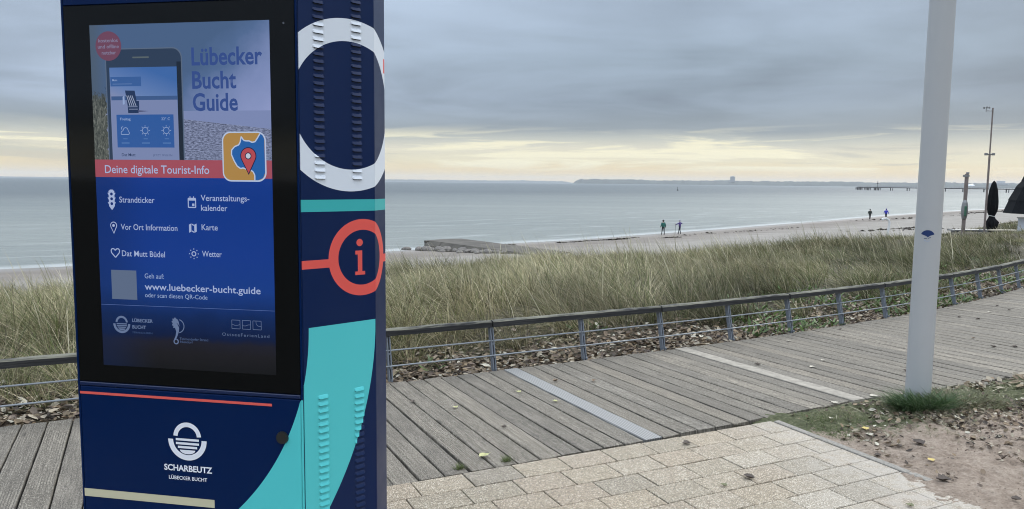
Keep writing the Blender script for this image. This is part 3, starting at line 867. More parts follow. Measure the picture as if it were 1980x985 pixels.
LEAN, TOPZ = 0.115, 0.355
pmesh = MB()
for sx_0 in (-.016, .006):
    for (ya, za), (yb, zb) in (((0, -.20), (LEAN, TOPZ)),):
        P = [(sx_0, ya - .022, za), (sx_0 + .010, ya - .022, za), (sx_0 + .010, ya + .022, za), (sx_0, ya + .022, za)]
        Q = [(sx_0, yb - .022, zb), (sx_0 + .010, yb - .022, zb), (sx_0 + .010, yb + .022, zb), (sx_0, yb + .022, zb)]
        k = len(pmesh.v); pmesh.v += P + Q
        for f in ((0, 3, 2, 1), (4, 5, 6, 7), (0, 1, 5, 4), (1, 2, 6, 5), (2, 3, 7, 6), (3, 0, 4, 7)): pmesh.f.append(tuple(k + i for i in f)); pmesh.mi.append(0)
for fz in (.02, .30, .60, .95):     # spacers between the two flats
    yc = LEAN * (fz * TOPZ + .0) / TOPZ * 1.0; zc0 = TOPZ * fz
    pmesh.box(-.006, .006, yc - .010, yc + .010, zc0 - .008, zc0 + .008)
pmesh = pmesh.mesh('post'); pmesh.materials.append(M_RAILSTEEL)
root = empty('railing', (0, 0, 0)); tag(root, 'low leaning railing with dark timber handrail, twin steel posts and two thin rods', 'railing')
SP = 0.925; s_first = -.13
posts = []
for k in range(-6, 17):
    s_ = s_first + k * SP; p, tn, nn = edge_at(s_); p = p + nn * .045
    posts.append((p, tn, nn))
    o = link('post', pmesh, None, root, tuple(p), math.atan2(tn.y, tn.x))
rodm = MB(); rodm.tube([(0, 0, 0), (1, 0, 0)], .0068, 8); rodm = rodm.mesh('rod', smooth=True); rodm.materials.append(M_ROD)


def beam_mesh(seed, w_=.080, h_=.054, n=16):
    rr = random.Random(seed); V = []; Fc = []
    for i in range(n + 1):
        for (yy, zz) in ((-w_ / 2, 0), (-w_ / 2, h_ - .010), (-w_ / 2 + .012, h_), (0, h_ + .002), (w_ / 2 - .012, h_), (w_ / 2, h_ - .010), (w_ / 2, 0)):
            V.append((i / n, yy + rr.uniform(-.0022, .0022), zz + (rr.uniform(-.004, .002) if zz > .03 else 0)))
    for i in range(n):
        for j in range(7):
            a = i * 7 + j; b_ = i * 7 + (j + 1) % 7; Fc.append((a, a + 7, b_ + 7, b_))
    Fc.append(tuple(range(7))); Fc.append(tuple(n * 7 + j for j in range(7))[::-1])
    me = bpy.data.meshes.new('beam'); me.from_pydata(V, [], Fc); me.materials.append(M_RAILWOOD); return me


for k in range(len(posts) - 1):
    (p, tn, nn), (p2_, t2, n2_) = posts[k], posts[k + 1]
    for z0 in (.118, .238):
        A = p + nn * (LEAN * z0 / TOPZ) + Vector((0, 0, z0)); B = p2_ + n2_ * (LEAN * z0 / TOPZ) + Vector((0, 0, z0)); d = B - A
        o = link('rod', rodm, None, root, tuple(A)); o.rotation_euler = (0, 0, math.atan2(d.y, d.x)); o.scale = (d.length, 1, 1)
for k in range(0, len(posts) - 2, 2):
    # one timber spans two bays
    (p, tn, nn), (pm_, tm, nm_), (p2_, t2, n2_) = posts[k], posts[k + 1], posts[k + 2]
    A = p + nn * LEAN; B = p2_ + n2_ * LEAN; d = B - A; bow = ((pm_ + nm_ * LEAN) - (A + B) / 2)
    o = link('handrail', beam_mesh(k), None, root, tuple(A + d * .004 + bow * .5 + Vector((0, 0, TOPZ + .001)))); o.rotation_euler = (0, 0, math.atan2(d.y, d.x)); o.scale = (d.length * .992, 1, 1)

# ------------------------------------------------------------------ paving
ANG = math.radians(25.7); e1 = Vector((math.cos(ANG), math.sin(ANG), 0)); e2 = Vector((math.sin(ANG), -math.cos(ANG), 0))
P0 = Vector((-.53, 3.875, 0))
mt, t, bs = material('exposed_aggregate_paver')
pos = t.node('ShaderNodeNewGeometry').outputs['Position']; rnd = t.node('ShaderNodeObjectInfo').outputs['Random']
px_, py_, pz_ = t.xyz(pos); pp = t.vec(px_, py_, t.mul(rnd, 3.0))
cell = t.voro(pp, 175.0, 'F1', 1); cd = t.voro(pp, 175.0, 'F1', 0)
cs = t.node('ShaderNodeSeparateColor'); t.put(cs.inputs[0], cell)
stone = t.ramp(cs.outputs[0], [(0.0, (0.17, 0.157, 0.135, 1)), (0.2, (0.31, 0.285, 0.235, 1)), (0.45, (0.42, 0.385, 0.32, 1)), (0.62, (0.47, 0.415, 0.355, 1)), (0.8, (0.58, 0.55, 0.49, 1)), (1.0, (0.76, 0.74, 0.69, 1))])
stone = t.mix(t.smooth(cd, 0.35, 0.75), stone, (0.23, 0.208, 0.172, 1))
big_ = t.noise(pos, 2.2, 5, 0.6); mid_ = t.noise(pos, 14, 5, 0.65)
stone = t.mix(t.smooth(mid_, 0.45, 0.75, 0.0, 0.45), stone, (0.25, 0.225, 0.18, 1))
stone = t.mix(1.0, stone, (0.945, 0.905, 0.845, 1), 'MULTIPLY')
stone = t.mix(1.0, stone, t.ramp(rnd, [(0.0, (0.62, 0.62, 0.64, 1)), (0.08, (0.88, 0.86, 0.82, 1)), (0.3, (0.98, 0.94, 0.88, 1)), (0.5, (1.0, 0.97, 0.93, 1)), (0.75, (0.93, 0.87, 0.82, 1)), (0.93, (1.0, 0.95, 0.88, 1)), (1.0, (1.12, 1.12, 1.12, 1))]), 'MULTIPLY')
# blown sand lying thin towards the right-hand kerb
sw = t.add(t.sub(t.mul(px_, 0.9), t.mul(py_, -0.43)), 0.0)
far_ = t.smooth(t.add(px_, t.mul(t.sub(big_, 0.5), 1.2)), 1.25, 2.3)
stone = t.mix(t.mul(far_, t.smooth(mid_, 0.30, 0.62, 0.15, 0.75)), stone, (0.44, 0.40, 0.35, 1))
t.put(bs.inputs['Base Color'], stone); bs.inputs['Roughness'].default_value = 0.85
t.put(bs.inputs['Normal'], t.bump(t.add(t.mul(cd, -1.0), t.mul(mid_, 0.3)), 0.45, 0.004)); M_PAVER = mt

root = empty('paving', (0, 0, 0)); tag(root, 'beige exposed-aggregate slab paving laid in offset rows beside the boardwalk', 'paving')


def paver_mesh(L_, W_, seed):
    rr = random.Random(seed); b = MB(); g_ = .0030; bv = .003
    b.box(g_, L_ - g_, g_, W_ - g_, -.05, 0)
    me = b.mesh('paver', bevel=bv); me.materials.append(M_PAVER); return me


PL, PW = 0.297, 0.197
# s measured along e1 from P0; the right-hand kerb stands at s = SK
SK = (Vector((1.78, 4.975, 0)) - P0).dot(e1)
full = [paver_mesh(PL, PW, k) for k in range(2)]
for r in range(0, 17):
    ph = 0.0 if r % 2 == 0 else -.30 * PL
    k = math.ceil((-3.4 - ph) / PL); s_ = ph + k * PL
    while s_ < SK - .02:
        ln = min(PL, SK - s_)
        me_ = full[(r + k) % 2] if ln > PL - .001 else paver_mesh(ln, PW, 5)
        q = P0 + e1 * s_ + e2 * ((r + 1) * PW)
        o = link('paver', me_, None, root, (q.x, q.y, random.uniform(-.0028, .0004)), ANG)
        o.rotation_euler = (random.uniform(-.004, .004), random.uniform(-.003, .003), ANG + random.uniform(-.002, .002))
        s_ += PL; k += 1
M_BED = plain('paver_bedding_sand', (0.045, 0.038, 0.030, 1), 0.95, var=0.4, scale=40)
b = MB(); c = [P0 + e1 * -3.6, P0 + e1 * (SK + .03), P0 + e1 * (SK + .03) + e2 * 4.4, P0 + e1 * -3.6 + e2 * 4.4]
b.prism([(v.x, v.y) for v in c[::-1]], -.04, -.016); link('bedding', b.mesh('bedding'), M_BED, root)
M_KERB = plain('grey_kerb_concrete', (0.285, 0.265, 0.235, 1), 0.95, spec=0.1, var=0.3, scale=60, bump=0.4)
for k in range(4):
    b = MB(); b.box(0, .048, 0, .995, -.15, .004); me_ = b.mesh('kerb', bevel=.004)
    q = P0 + e1 * (SK + .003) + e2 * (.02 + (k + 1) * 1.0)
    o = link('kerb_stone', me_, M_KERB, root, (q.x, q.y, .002), ANG)
    o['label'] = 'narrow grey kerb stone at the sandy edge'

# ------------------------------------------------------------------ sandy ground on the right
mt, t, bs = material('trodden_sand_and_moss')
pos = t.node('ShaderNodeNewGeometry').outputs['Position']
m_at = t.node('ShaderNodeAttribute', attribute_name='moss').outputs['Fac']
n1 = t.noise(pos, 3.5, 6, 0.65); n2 = t.noise(pos, 28, 6, 0.7); n3 = t.noise(pos, 170, 3, 0.6); n4 = t.noise(pos, 75, 5, 0.75)
sd_ = t.ramp(t.add(t.mul(n1, .5), t.mul(n2, .5)), [(0.30, (0.14, 0.108, 0.085, 1)), (0.43, (0.30, 0.243, 0.198, 1)), (0.56, (0.42, 0.352, 0.296, 1)), (0.70, (0.54, 0.47, 0.405, 1))])
sd_ = t.mix(t.smooth(n4, 0.54, 0.66, 0.0, 0.75), sd_, (0.10, 0.075, 0.055, 1))
mo = t.ramp(n2, [(0.3, (0.045, 0.052, 0.022, 1)), (0.55, (0.115, 0.125, 0.058, 1)), (0.75, (0.25, 0.24, 0.15, 1))])
fm = t.smooth(t.add(m_at, t.mul(t.sub(t.add(t.mul(n1, .4), t.mul(n2, .6)), 0.5), 2.2)), 0.42, 0.62)
sd_ = t.mix(1.0, sd_, (1.07, 1.02, 0.96, 1), 'MULTIPLY')
t.put(bs.inputs['Base Color'], t.mix(fm, sd_, mo)); bs.inputs['Roughness'].default_value = 0.95
t.put(bs.inputs['Normal'], t.bump(t.add(n2, t.add(t.mul(n3, .3), t.mul(n4, .9))), 1.0, 0.022)); M_SAND = mt

su = np.linspace(-.55, 6.6, 430); tv = np.linspace(-3.4, 3.9, 430)       # along the deck, and inland from it
U, Vv = np.meshgrid(su, tv, indexing='ij')
O_ = P0 + e1 * SK
X = O_.x + e1.x * U + e2.x * Vv; Y = O_.y + e1.y * U + e2.y * Vv
# real inland edge of the boards: 1.955 m (growing to 2.27 m) inland of the curved edge
xs_i = (_px[0] + 0); dd = -fence_d(X, Y)
ss_ = np.interp(X, _tx, _ts); wid = WALK * (1 + 0.16 * np.clip((ss_ / PITCH_P - 12) / 20, 0, 1))
inl = dd - wid + .02                                               # >0 : beyond the boards, on the ground
z = .012 + .034 * (fbm(X * 2.2, Y * 2.2, 41) - .5) * 2 + .026 * (fbm(X * 9, Y * 9, 42, 4) - .5) * 2 + .016 * (fbm(X * 30, Y * 30, 43, 3) - .5) * 2
z += .02 * sstep(U, .3, 1.6)
nzz = fbm(X * 6, Y * 6, 44, 3) - .5
z = np.minimum(z, .002 + (inl + .05 + nzz * .16) * .22 + .016 * (fbm(X * 26, Y * 26, 48, 3) - .5))   # thins out over the ends of the boards
kerb_in = U - .055                                                 # <0 : over the pavers
spill = sstep(Vv + nzz * .5, .55, 1.7) * .17
z = np.minimum(z, .001 + (kerb_in + nzz * .10 + spill) * .13 + .018 * (fbm(X * 24, Y * 24, 49, 3) - .5) + .012 * (vn(X * 70, Y * 70, 50) - .5))
z = np.where(z < -.025, -.05, z)
me = grid_mesh('sand', X, Y, z)
moss = sstep(inl + (fbm(X * 1.5, Y * 1.5, 46, 3) - .5) * .5, .95, .05) * sstep(Vv, 1.6, .4)
moss = np.maximum(moss, .55 * sstep(inl, 1.6, .5) * sstep(X, 3.2, 4.2))
at_ = me.attributes.new('moss', 'FLOAT', 'POINT'); at_.data.foreach_set('value', moss.astype(np.float32).ravel())
tag(link('sandy_ground', me, M_SAND), kind='structure')


def sand_z(x, y):
    v = Vector((x, y, 0)) - O_; i = (v.dot(e1) - su[0]) / (su[1] - su[0]); j = (v.dot(e2) - tv[0]) / (tv[1] - tv[0])
    i = int(min(max(i, 0), 429)); j = int(min(max(j, 0), 429)); return float(z[i, j])


SANDZ = z
#@@PART4
# ------------------------------------------------------------------ leaves and grass
def blade_field(name, P, az, lean, length, width, droop, col, mat, segs=3):
    """P (N,3) roots; az heading of the lean; every blade is a narrow tapering curved strip"""
    N = len(P); T = np.linspace(0, 1, segs + 1)
    d = np.stack([np.cos(az), np.sin(az), np.zeros(N)], 1)
    tw = az + np.pi / 2 + rng.normal(0, .9, N)
    sd = np.stack([np.cos(tw), np.sin(tw), np.zeros(N)], 1)
    rows = []; cols = []
    for k, tt in enumerate(T):
        hor = np.sin(lean) * tt + droop * tt * tt
        ver = np.cos(lean) * tt - droop * .55 * tt ** 2.6
        c = P + (d * hor[:, None] + np.array([0, 0, 1.0]) * ver[:, None]) * length[:, None]
        wd = width * (1.0, .92, .62, 0.0)[k] if segs == 3 else width * (1 - tt)
        if k < segs:
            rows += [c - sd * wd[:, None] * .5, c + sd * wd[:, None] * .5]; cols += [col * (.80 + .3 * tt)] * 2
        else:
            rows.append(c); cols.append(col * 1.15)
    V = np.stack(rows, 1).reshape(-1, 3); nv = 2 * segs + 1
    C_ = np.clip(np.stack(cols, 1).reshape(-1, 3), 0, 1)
    b = (np.arange(N) * nv)[:, None]; loops = []
    for k in range(segs - 1):
        loops.append(b + np.array([[2 * k, 2 * k + 1, 2 * k + 3, 2 * k + 2]]))
    loops.append(b + np.array([[2 * segs - 2, 2 * segs - 1, 2 * segs]]))
    F = np.concatenate(loops, 1).ravel(); per = np.tile([4] * (segs - 1) + [3], N)
    me = np_mesh(name, V, F, per, True)
    ca = me.color_attributes.new('tone', 'FLOAT_COLOR', 'POINT')
    ca.data.foreach_set('color', np.concatenate([C_, np.ones((len(C_), 1))], 1).astype(np.float32).ravel())
    me.materials.append(mat)
    return me


def tone_mat(name, rough=.7, trans=.0, spec=.3):
    mt, t, bs = material(name)
    a = t.node('ShaderNodeAttribute', attribute_name='tone').outputs['Color']
    t.put(bs.inputs['Base Color'], a); bs.inputs['Roughness'].default_value = rough; bs.inputs['Specular IOR Level'].default_value = spec
    if trans:
        tr = t.node('ShaderNodeBsdfTranslucent'); t.put(tr.inputs[0], a)
        mx = t.node('ShaderNodeMixShader'); mx.inputs[0].default_value = trans
        out = [n for n in t.n if n.type == 'OUTPUT_MATERIAL'][0]
        t.l.new(bs.outputs[0], mx.inputs[1]); t.l.new(tr.outputs[0], mx.inputs[2]); t.l.new(mx.outputs[0], out.inputs[0])
    return mt


M_GRASS = tone_mat('dry_marram_blade', .65, .25)
STRAW = np.array([[.42, .385, .265], [.32, .30, .195], [.25, .25, .15], [.18, .205, .095], [.11, .145, .055], [.62, .575, .43], [.08, .07, .045]])


def pick_cols(n, probs, jitter=.18):
    k = rng.choice(len(STRAW), n, p=probs)
    return STRAW[k] * (1 + rng.normal(0, jitter, (n, 1))).clip(.5, 1.5)


def tussocks(cx, cy, nb, R_, L_, lean0, az0, greens, wd, spread=.55):
    """cx.. arrays of tussocks; returns blade arrays"""
    n = len(cx); idx = np.repeat(np.arange(n), nb)
    m_ = len(idx); rr = R_[idx] * np.sqrt(rng.random(m_)); a = rng.random(m_) * 2 * np.pi
    ox_, oy_ = rr * np.cos(a), rr * np.sin(a)
    x = cx[idx] + ox_; y = cy[idx] + oy_; zz = ground_h(x, y) - .02
    # lean = common wind lean + fanning out from the middle
    lx = np.cos(az0[idx]) * np.sin(lean0[idx]) + ox_ / R_[idx] * spread + rng.normal(0, .13, m_)
    ly = np.sin(az0[idx]) * np.sin(lean0[idx]) + oy_ / R_[idx] * spread + rng.normal(0, .16, m_)
    az = np.arctan2(ly, lx); lean = np.arcsin(np.clip(np.hypot(lx, ly), 0, .93))
    L = L_[idx] * (.55 + .55 * rng.random(m_)); dr = (.14 + .50 * rng.random(m_)) * (.5 + np.hypot(lx, ly))
    g = greens[idx]; u = rng.random(m_)
    pr_s = [.20, .20, .18, .12, .06, .12, .12]; pr_g = [.04, .08, .17, .25, .28, .03, .15]
    col = np.where((u < g)[:, None], pick_cols(m_, pr_g), pick_cols(m_, pr_s))
    w_ = wd[idx] * (.7 + .6 * rng.random(m_))
    return np.stack([x, y, zz], 1), az, lean, L, w_, dr, col


# scatter the tussocks over the dune, near ones small and many, far ones larger
cx = []; cy = []
tries = rng.random((60000, 2))
dist = 5.0 * (75 / 5.0) ** tries[:, 0]; ang = np.radians(-44 + 92 * tries[:, 1])
X = dist * np.sin(ang); Y = dist * np.cos(ang)
d_ = fence_d(X, Y); ds_ = inland(X, Y)
area = dist * dist                                         # equal in log radius: density falls as 1/r^2
keep = (d_ > .26 + .50 * fbm(X * 1.3, Y * 1.3, 61) + .28 * rng.random(len(X))) & (ds_ > 37 + 3 * fbm(X * .3, Y * .3, 64)) & (Y > 1)
clump = vn(X * 1.15, Y * 1.15, 62)
keep &= (rng.random(len(X)) < .12 + .95 * sstep(clump, .28, .62))
X, Y, dist, d_, ds_ = X[keep], Y[keep], dist[keep], d_[keep], ds_[keep]
# wanted density per m2, given what log sampling yields
yield_ = 60000 / (np.log(75 / 5.0) * np.radians(92) * dist ** 2)
want = np.clip(38 / (1 + dist * .10), 5, 22)
k_ = rng.random(len(X)) < want / yield_ * 1.15
X, Y, dist, d_ = X[k_], Y[k_], dist[k_], d_[k_]
n = len(X)
right = sstep(X / np.maximum(Y, .1), .10, .55)
flow = vn(X * .55, Y * .55, 63)
az0 = math.pi + (flow - .5) * (2.2 - 1.2 * right) + rng.normal(0, .24, n) - .25     # mostly blown to the left
lean0 = .26 + .95 * vn(X * .8, Y * .8, 65) + .40 * right * sstep(fbm(X * .5, Y * .5, 68, 2), .30, .62)
hgt_ = (.30 + .26 * vn(X * .9, Y * .9, 66) + .28 * sstep(vn(X * .42, Y * .42, 60), .25, .75)) * (1 - .10 * right) * (.60 + .40 * sstep(d_, .3, 1.5)) * (1 - .25 * sstep(d_, 5, 12)) * (1 - .62 * sstep(X, 9.5, 14)) * np.where((X > 17.2) & (X < 21.5) & (Y > 23) & (Y < 31), .35, 1.0) * (1 - .35 * right * sstep(d_, 2.4, .8))
nbl = np.clip((96 - dist * 1.4).astype(int), 42, 92)
Rr = .08 + .13 * rng.random(n) ** 2 + dist * .0045
green = np.clip(.16 + .48 * right + .45 * (vn(X * .5, Y * .5, 67) - .5) * 2 + .35 * right * sstep(d_, 3.0, .8), .03, .97)
hue = (.30 + 1.35 * fbm(X * 1.2, Y * 1.2, 69, 2)) * (.80 + .42 * rng.random(n))
arr = list(tussocks(X, Y, nbl, Rr, hgt_, lean0, az0, green, .0033 + dist * .00027, .75))
arr[6] = arr[6] * .97 * np.repeat(hue * (1 - .24 * right), nbl)[:, None] * np.array([[.96, .91, .82]])
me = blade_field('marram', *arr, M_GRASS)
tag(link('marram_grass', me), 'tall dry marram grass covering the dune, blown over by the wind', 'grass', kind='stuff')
# seed heads standing above the rest
k_ = rng.random(n) < .35
P_ = np.stack([X[k_], Y[k_], ground_h(X[k_], Y[k_])], 1); m_ = len(P_)
me = blade_field('stalks', P_, math.pi + rng.normal(0, .6, m_), .15 + .25 * rng.random(m_), hgt_[k_] * (1.20 + .35 * rng.random(m_)), np.full(m_, .006) + .0004 * dist[k_],
                 .05 + .2 * rng.random(m_), pick_cols(m_, [.4, .3, .1, .0, .0, .2, .0]), M_GRASS)
tag(link('grass_seed_stalks', me), 'pale seed stalks sticking up out of the dune grass', 'grass', kind='stuff')

# green low plants and runners under the railing, more to the right
M_GREEN = tone_mat('green_leaf', .55, .2, .5)
N = 5200; s_ = rng.random(N) ** .8 * 16 - 2.0; dd_ = rng.random(N) ** 1.2 * 1.7 + .06
pts = []
for a, b_ in zip(s_, dd_):
    p, tn, nn = edge_at(a); q = p + nn * b_
    if vn(q.x * 1.4, q.y * 1.4, 71) > (.86 - .46 * sstep(np.array(q.x), .8, 4.5)): pts.append((q.x, q.y))
pts = np.array(pts); N = len(pts); zz = ground_h(pts[:, 0], pts[:, 1]) + .01 + .05 * rng.random(N)
col = np.array([.075, .135, .045]) * (1 + rng.normal(0, .3, (N, 1))).clip(.4, 1.8) + rng.random((N, 1)) * np.array([.05, .04, .0])
me = blade_field('greens', np.stack([pts[:, 0], pts[:, 1], zz], 1), rng.random(N) * 6.28, .5 + .6 * rng.random(N), .05 + .06 * rng.random(N), .020 + .018 * rng.random(N), .3 * rng.random(N), col, M_GREEN)
tag(link('ground_cover', me), 'low bright green leaves growing along the far side of the railing', 'ground cover', kind='stuff')

# leaf litter
M_LITTER = tone_mat('dead_leaf', .75, .1, .35)
LC = np.array([[.17, .125, .085], [.27, .21, .14], [.11, .08, .06], [.38, .33, .25], [.055, .042, .034], [.46, .43, .35], [.22, .16, .10], [.22, .175, .135]])


def litter(name, P, size, col, label, up=.35):
    N = len(P); a = rng.random(N) * 2 * np.pi; tx = rng.normal(0, up, N); ty = rng.normal(0, up, N); cu = rng.uniform(.05, .55, N)
    e_1 = np.stack([np.cos(a), np.sin(a), tx], 1); e_2 = np.stack([-np.sin(a), np.cos(a), ty], 1)
    e_1 /= np.linalg.norm(e_1, axis=1)[:, None]; e_2 /= np.linalg.norm(e_2, axis=1)[:, None]
    nv_ = np.cross(e_1, e_2)
    shape = [(-1, 0, .0), (-.45, -.52, .5), (-.35, .50, .6), (.05, 0, -.1), (.35, -.55, .6), (.45, .50, .5), (1.1, 0, .35)]
    V = np.stack([P + (e_1 * u_ + e_2 * v_ + nv_ * (w_ * cu)[:, None]) * size[:, None] for u_, v_, w_ in shape], 1).reshape(-1, 3)
    tri = np.array([[0, 1, 3], [0, 3, 2], [1, 4, 3], [3, 5, 2], [3, 4, 6], [3, 6, 5]])
    F = (np.arange(N) * 7)[:, None, None] + tri[None]
    me = np_mesh(name, V, F.ravel(), 3, False)
    ca = me.color_attributes.new('tone', 'FLOAT_COLOR', 'POINT')
    cc_ = np.repeat(col, 7, 0); ca.data.foreach_set('color', np.concatenate([cc_, np.ones((len(cc_), 1))], 1).astype(np.float32).ravel())
    me.materials.append(M_LITTER)
    return tag(link(name, me), label, 'leaves', kind='stuff')


N = 19000; s_ = rng.random(N) * 17 - 5.0; dd_ = np.abs(rng.normal(0, .58, N)) + .02
ex_ = np.interp(s_, _ts, _tx); ey_ = np.interp(s_, _ts, _ty)
ex2 = np.interp(s_ + .05, _ts, _tx); ey2 = np.interp(s_ + .05, _ts, _ty); ln = np.hypot(ex2 - ex_, ey2 - ey_)
nx_, ny_ = -(ey2 - ey_) / ln, (ex2 - ex_) / ln
x = ex_ + nx_ * dd_; y = ey_ + ny_ * dd_; z_ = ground_h(x, y) + .004 + .035 * rng.random(N)
col = LC[rng.choice(8, N, p=[.18, .20, .16, .12, .12, .06, .06, .10])] * (1 + rng.normal(0, .2, (N, 1))).clip(.5, 1.5)
litter('leaf_litter', np.stack([x, y, z_], 1), .014 + .030 * rng.random(N) ** 1.5, col, 'thick brown fallen leaf litter lying under the railing')
# debris on the sandy ground by the pole
N = 6500; a = rng.random(N); x = rng.normal(3.45, 1.0, N); y = 4.95 + (x - 3.0) * .48 + rng.normal(.12, .42, N)
ok = np.array([(Vector((xx, yy, 0)) - O_).dot(e1) > .12 and -fence_d(np.array(xx), np.array(yy)) > 2.0 for xx, yy in zip(x, y)]); x, y = x[ok], y[ok]
keepc = rng.random(len(x)) < .15 + sstep(vn(x * 3, y * 3, 81), .35, .75); x, y = x[keepc], y[keepc]; N = len(x)
z_ = np.array([sand_z(xx, yy) for xx, yy in zip(x, y)]) + .008
col = LC[rng.choice(8, N, p=[.12, .16, .18, .14, .18, .08, .04, .10])] * (1 + rng.normal(0, .2, (N, 1))).clip(.5, 1.5)
litter('leaf_debris', np.stack([x, y, z_], 1), .006 + .022 * rng.random(N) ** 2, col, 'crumbled dead leaves scattered on the sand around the grey pole', .45)

N = 170; x = rng.uniform(3.55, 5.6, N); y = 5.72 + (x - 3.6) * .60 + rng.normal(.05, .16, N); z_ = np.array([sand_z(a_, b_) for a_, b_ in zip(x, y)]) + .016
col = LC[rng.choice(8, N, p=[.16, .22, .08, .22, .06, .12, .04, .10])] * (1 + rng.normal(0, .2, (N, 1))).clip(.5, 1.5)
litter('leaf_drift', np.stack([x, y, z_], 1), .020 + .026 * rng.random(N), col, 'drift of large curled dead leaves along the boards right of the pole', .4)
# short turf along the edge of the boards and dry stalks lying about
N = 16000; x = rng.uniform(1.75, 7.4, N); y = rng.uniform(3.9, 8.6, N)
vv = (x - O_.x) * e1.x + (y - O_.y) * e1.y; iv = -fence_d(x, y); s_ = np.interp(x, _tx, _ts); wd_ = WALK * (1 + .16 * np.clip((s_ / PITCH_P - 12) / 20, 0, 1))
ii = iv - wd_ - .02; pr = sstep(ii, .85, .05) * sstep(vn(x * 3.2, y * 3.2, 91), .22, .60) * (ii > -.03) * (vv > .10)
ok = rng.random(N) < pr; x, y = x[ok], y[ok]; N = len(x); z_ = np.array([sand_z(a_, b_) for a_, b_ in zip(x, y)])
nb = 9; x = np.repeat(x, nb) + rng.normal(0, .018, N * nb); y = np.repeat(y, nb) + rng.normal(0, .018, N * nb); z_ = np.repeat(z_, nb)
Nn = len(x); g_ = (vn(x * 1.7, y * 1.7, 92) + rng.normal(0, .12, Nn))[:, None]
col = np.where(g_ > .52, np.array([[.10, .135, .045]]), np.array([[.26, .255, .15]])) * (1 + rng.normal(0, .25, (Nn, 1))).clip(.4, 1.6)
me = blade_field('turf', np.stack([x, y, z_ - .004], 1), rng.random(Nn) * 6.28, .35 + .7 * rng.random(Nn), .022 + .035 * rng.random(Nn), np.full(Nn, .0030), .3 * rng.random(Nn), col, M_GRASS, segs=2)
tag(link('short_turf', me), 'patchy short green turf creeping over the inland edge of the boards', 'grass', kind='stuff')
N = 420; x = rng.normal(3.6, .8, N); y = 5.35 + (x - 3.0) * .5 + rng.normal(0, .3, N)
z_ = np.array([sand_z(a_, b_) for a_, b_ in zip(x, y)]) + .01
me = blade_field('stalks', np.stack([x, y, z_], 1), rng.random(N) * 6.28, 1.45 + .1 * rng.random(N), .05 + .14 * rng.random(N), np.full(N, .004), .1 * rng.random(N), pick_cols(N, [.4, .3, .1, 0, 0, .2, 0]), M_GRASS)
tag(link('dry_stalks', me), 'dry straw stalks lying on the ground around the pole', 'straw', kind='stuff')

# the green tuft at the foot of the pole
POLE = (3.02, 5.44)
N = 2200; a = rng.random(N) * 6.28; r_ = .165 * np.sqrt(rng.random(N))
TX, TY = 2.93, 5.22; x = TX + r_ * np.cos(a) * 1.15; y = TY + r_ * np.sin(a) * .8
z_ = np.array([sand_z(a_, b_) for a_, b_ in zip(x, y)]) - .01
col = np.array([.058, .108, .040]) * (1 + rng.normal(0, .3, (N, 1))).clip(.4, 1.9) + (rng.random((N, 1)) < .12) * np.array([.14, .13, .07])
azz = np.arctan2(y - TY, x - TX) + rng.normal(0, .6, N)
azz = np.where(rng.random(N) < .45, -2.7 + rng.normal(0, .5, N), azz)
me = blade_field('tuft', np.stack([x, y, z_], 1), azz, .30 + .65 * rng.random(N), .09 + .13 * rng.random(N) ** 1.5, np.full(N, .0036), .25 + .4 * rng.random(N), col, tone_mat('dark_green_blade', .5, .2))
o = link('grass_tuft', me); tag(o, 'dense dark green grass tuft growing round the foot of the grey pole', 'grass tuft')
N = 700; a = rng.random(N) * 6.28; r_ = .22 * np.sqrt(rng.random(N)); x = 3.27 + r_ * np.cos(a) * 1.3; y = 5.30 + r_ * np.sin(a) * .7
z_ = np.array([sand_z(a_, b_) for a_, b_ in zip(x, y)]) - .01
col = np.array([.13, .135, .07]) * (1 + rng.normal(0, .35, (N, 1))).clip(.4, 1.9)
me = blade_field('tuft', np.stack([x, y, z_], 1), a + rng.normal(0, .8, N), .3 + .6 * rng.random(N), .07 + .10 * rng.random(N), np.full(N, .0036), .3 + .4 * rng.random(N), col, M_GRASS)
o = link('grass_tuft', me); tag(o, 'withered olive grass tuft just right of the pole foot', 'grass tuft')

for gx, gy, lb_ in ((-.28, 4.07, 'small green weed growing in the joint below the large yellow green leaf'), (-.02, 4.19, 'small green weed at the slab edge right of the large yellow green leaf')):
    N = 110; x = gx + rng.normal(0, .012, N).clip(-.022, .022); y = gy + rng.normal(0, .010, N).clip(-.018, .018) + (x - gx) * .45
    col = np.array([.13, .16, .06]) * (1 + rng.normal(0, .3, (N, 1))).clip(.4, 1.7)
    o = link('weed', blade_field('weed', np.stack([x, y, np.full(N, -.006)], 1), rng.random(N) * 6.28, .4 + .7 * rng.random(N), .030 + .028 * rng.random(N), np.full(N, .0042), .3 * rng.random(N), col, M_GRASS, segs=2))
    tag(o, lb_, 'weed')
# single fallen leaves one can point to
def leaf_mesh(seed, curl):
    rr = random.Random(seed); b = MB(); n = 7; L = []; Rr_ = []; Mi = []
    for i in range(n + 1):
        u = i / n; wd = .46 * math.sin(math.pi * min(1, u * 1.02) ** .8) * (1 + .22 * math.sin(u * 22 + seed)) + .01
        zc0 = curl * (u - .45) ** 2 * 1.3; e = curl * wd * (1.1 + .5 * rr.random())
        L.append((u - .5, -wd * (1 - .4 * curl), zc0 + e)); Rr_.append((u - .5, wd * (1 - .4 * curl), zc0 + e * rr.uniform(.6, 1.3))); Mi.append((u - .5, 0, zc0))
    for i in range(n):
        b.face([L[i], L[i + 1], Mi[i + 1], Mi[i]]); b.face([Mi[i], Mi[i + 1], Rr_[i + 1], Rr_[i]])
    b.tube([(.48, 0, zc0), (.62, .04, zc0 + .05), (.75, .10, zc0 + .02)], .013, 4)
    return b.mesh('leaf', smooth=True, fix=False)


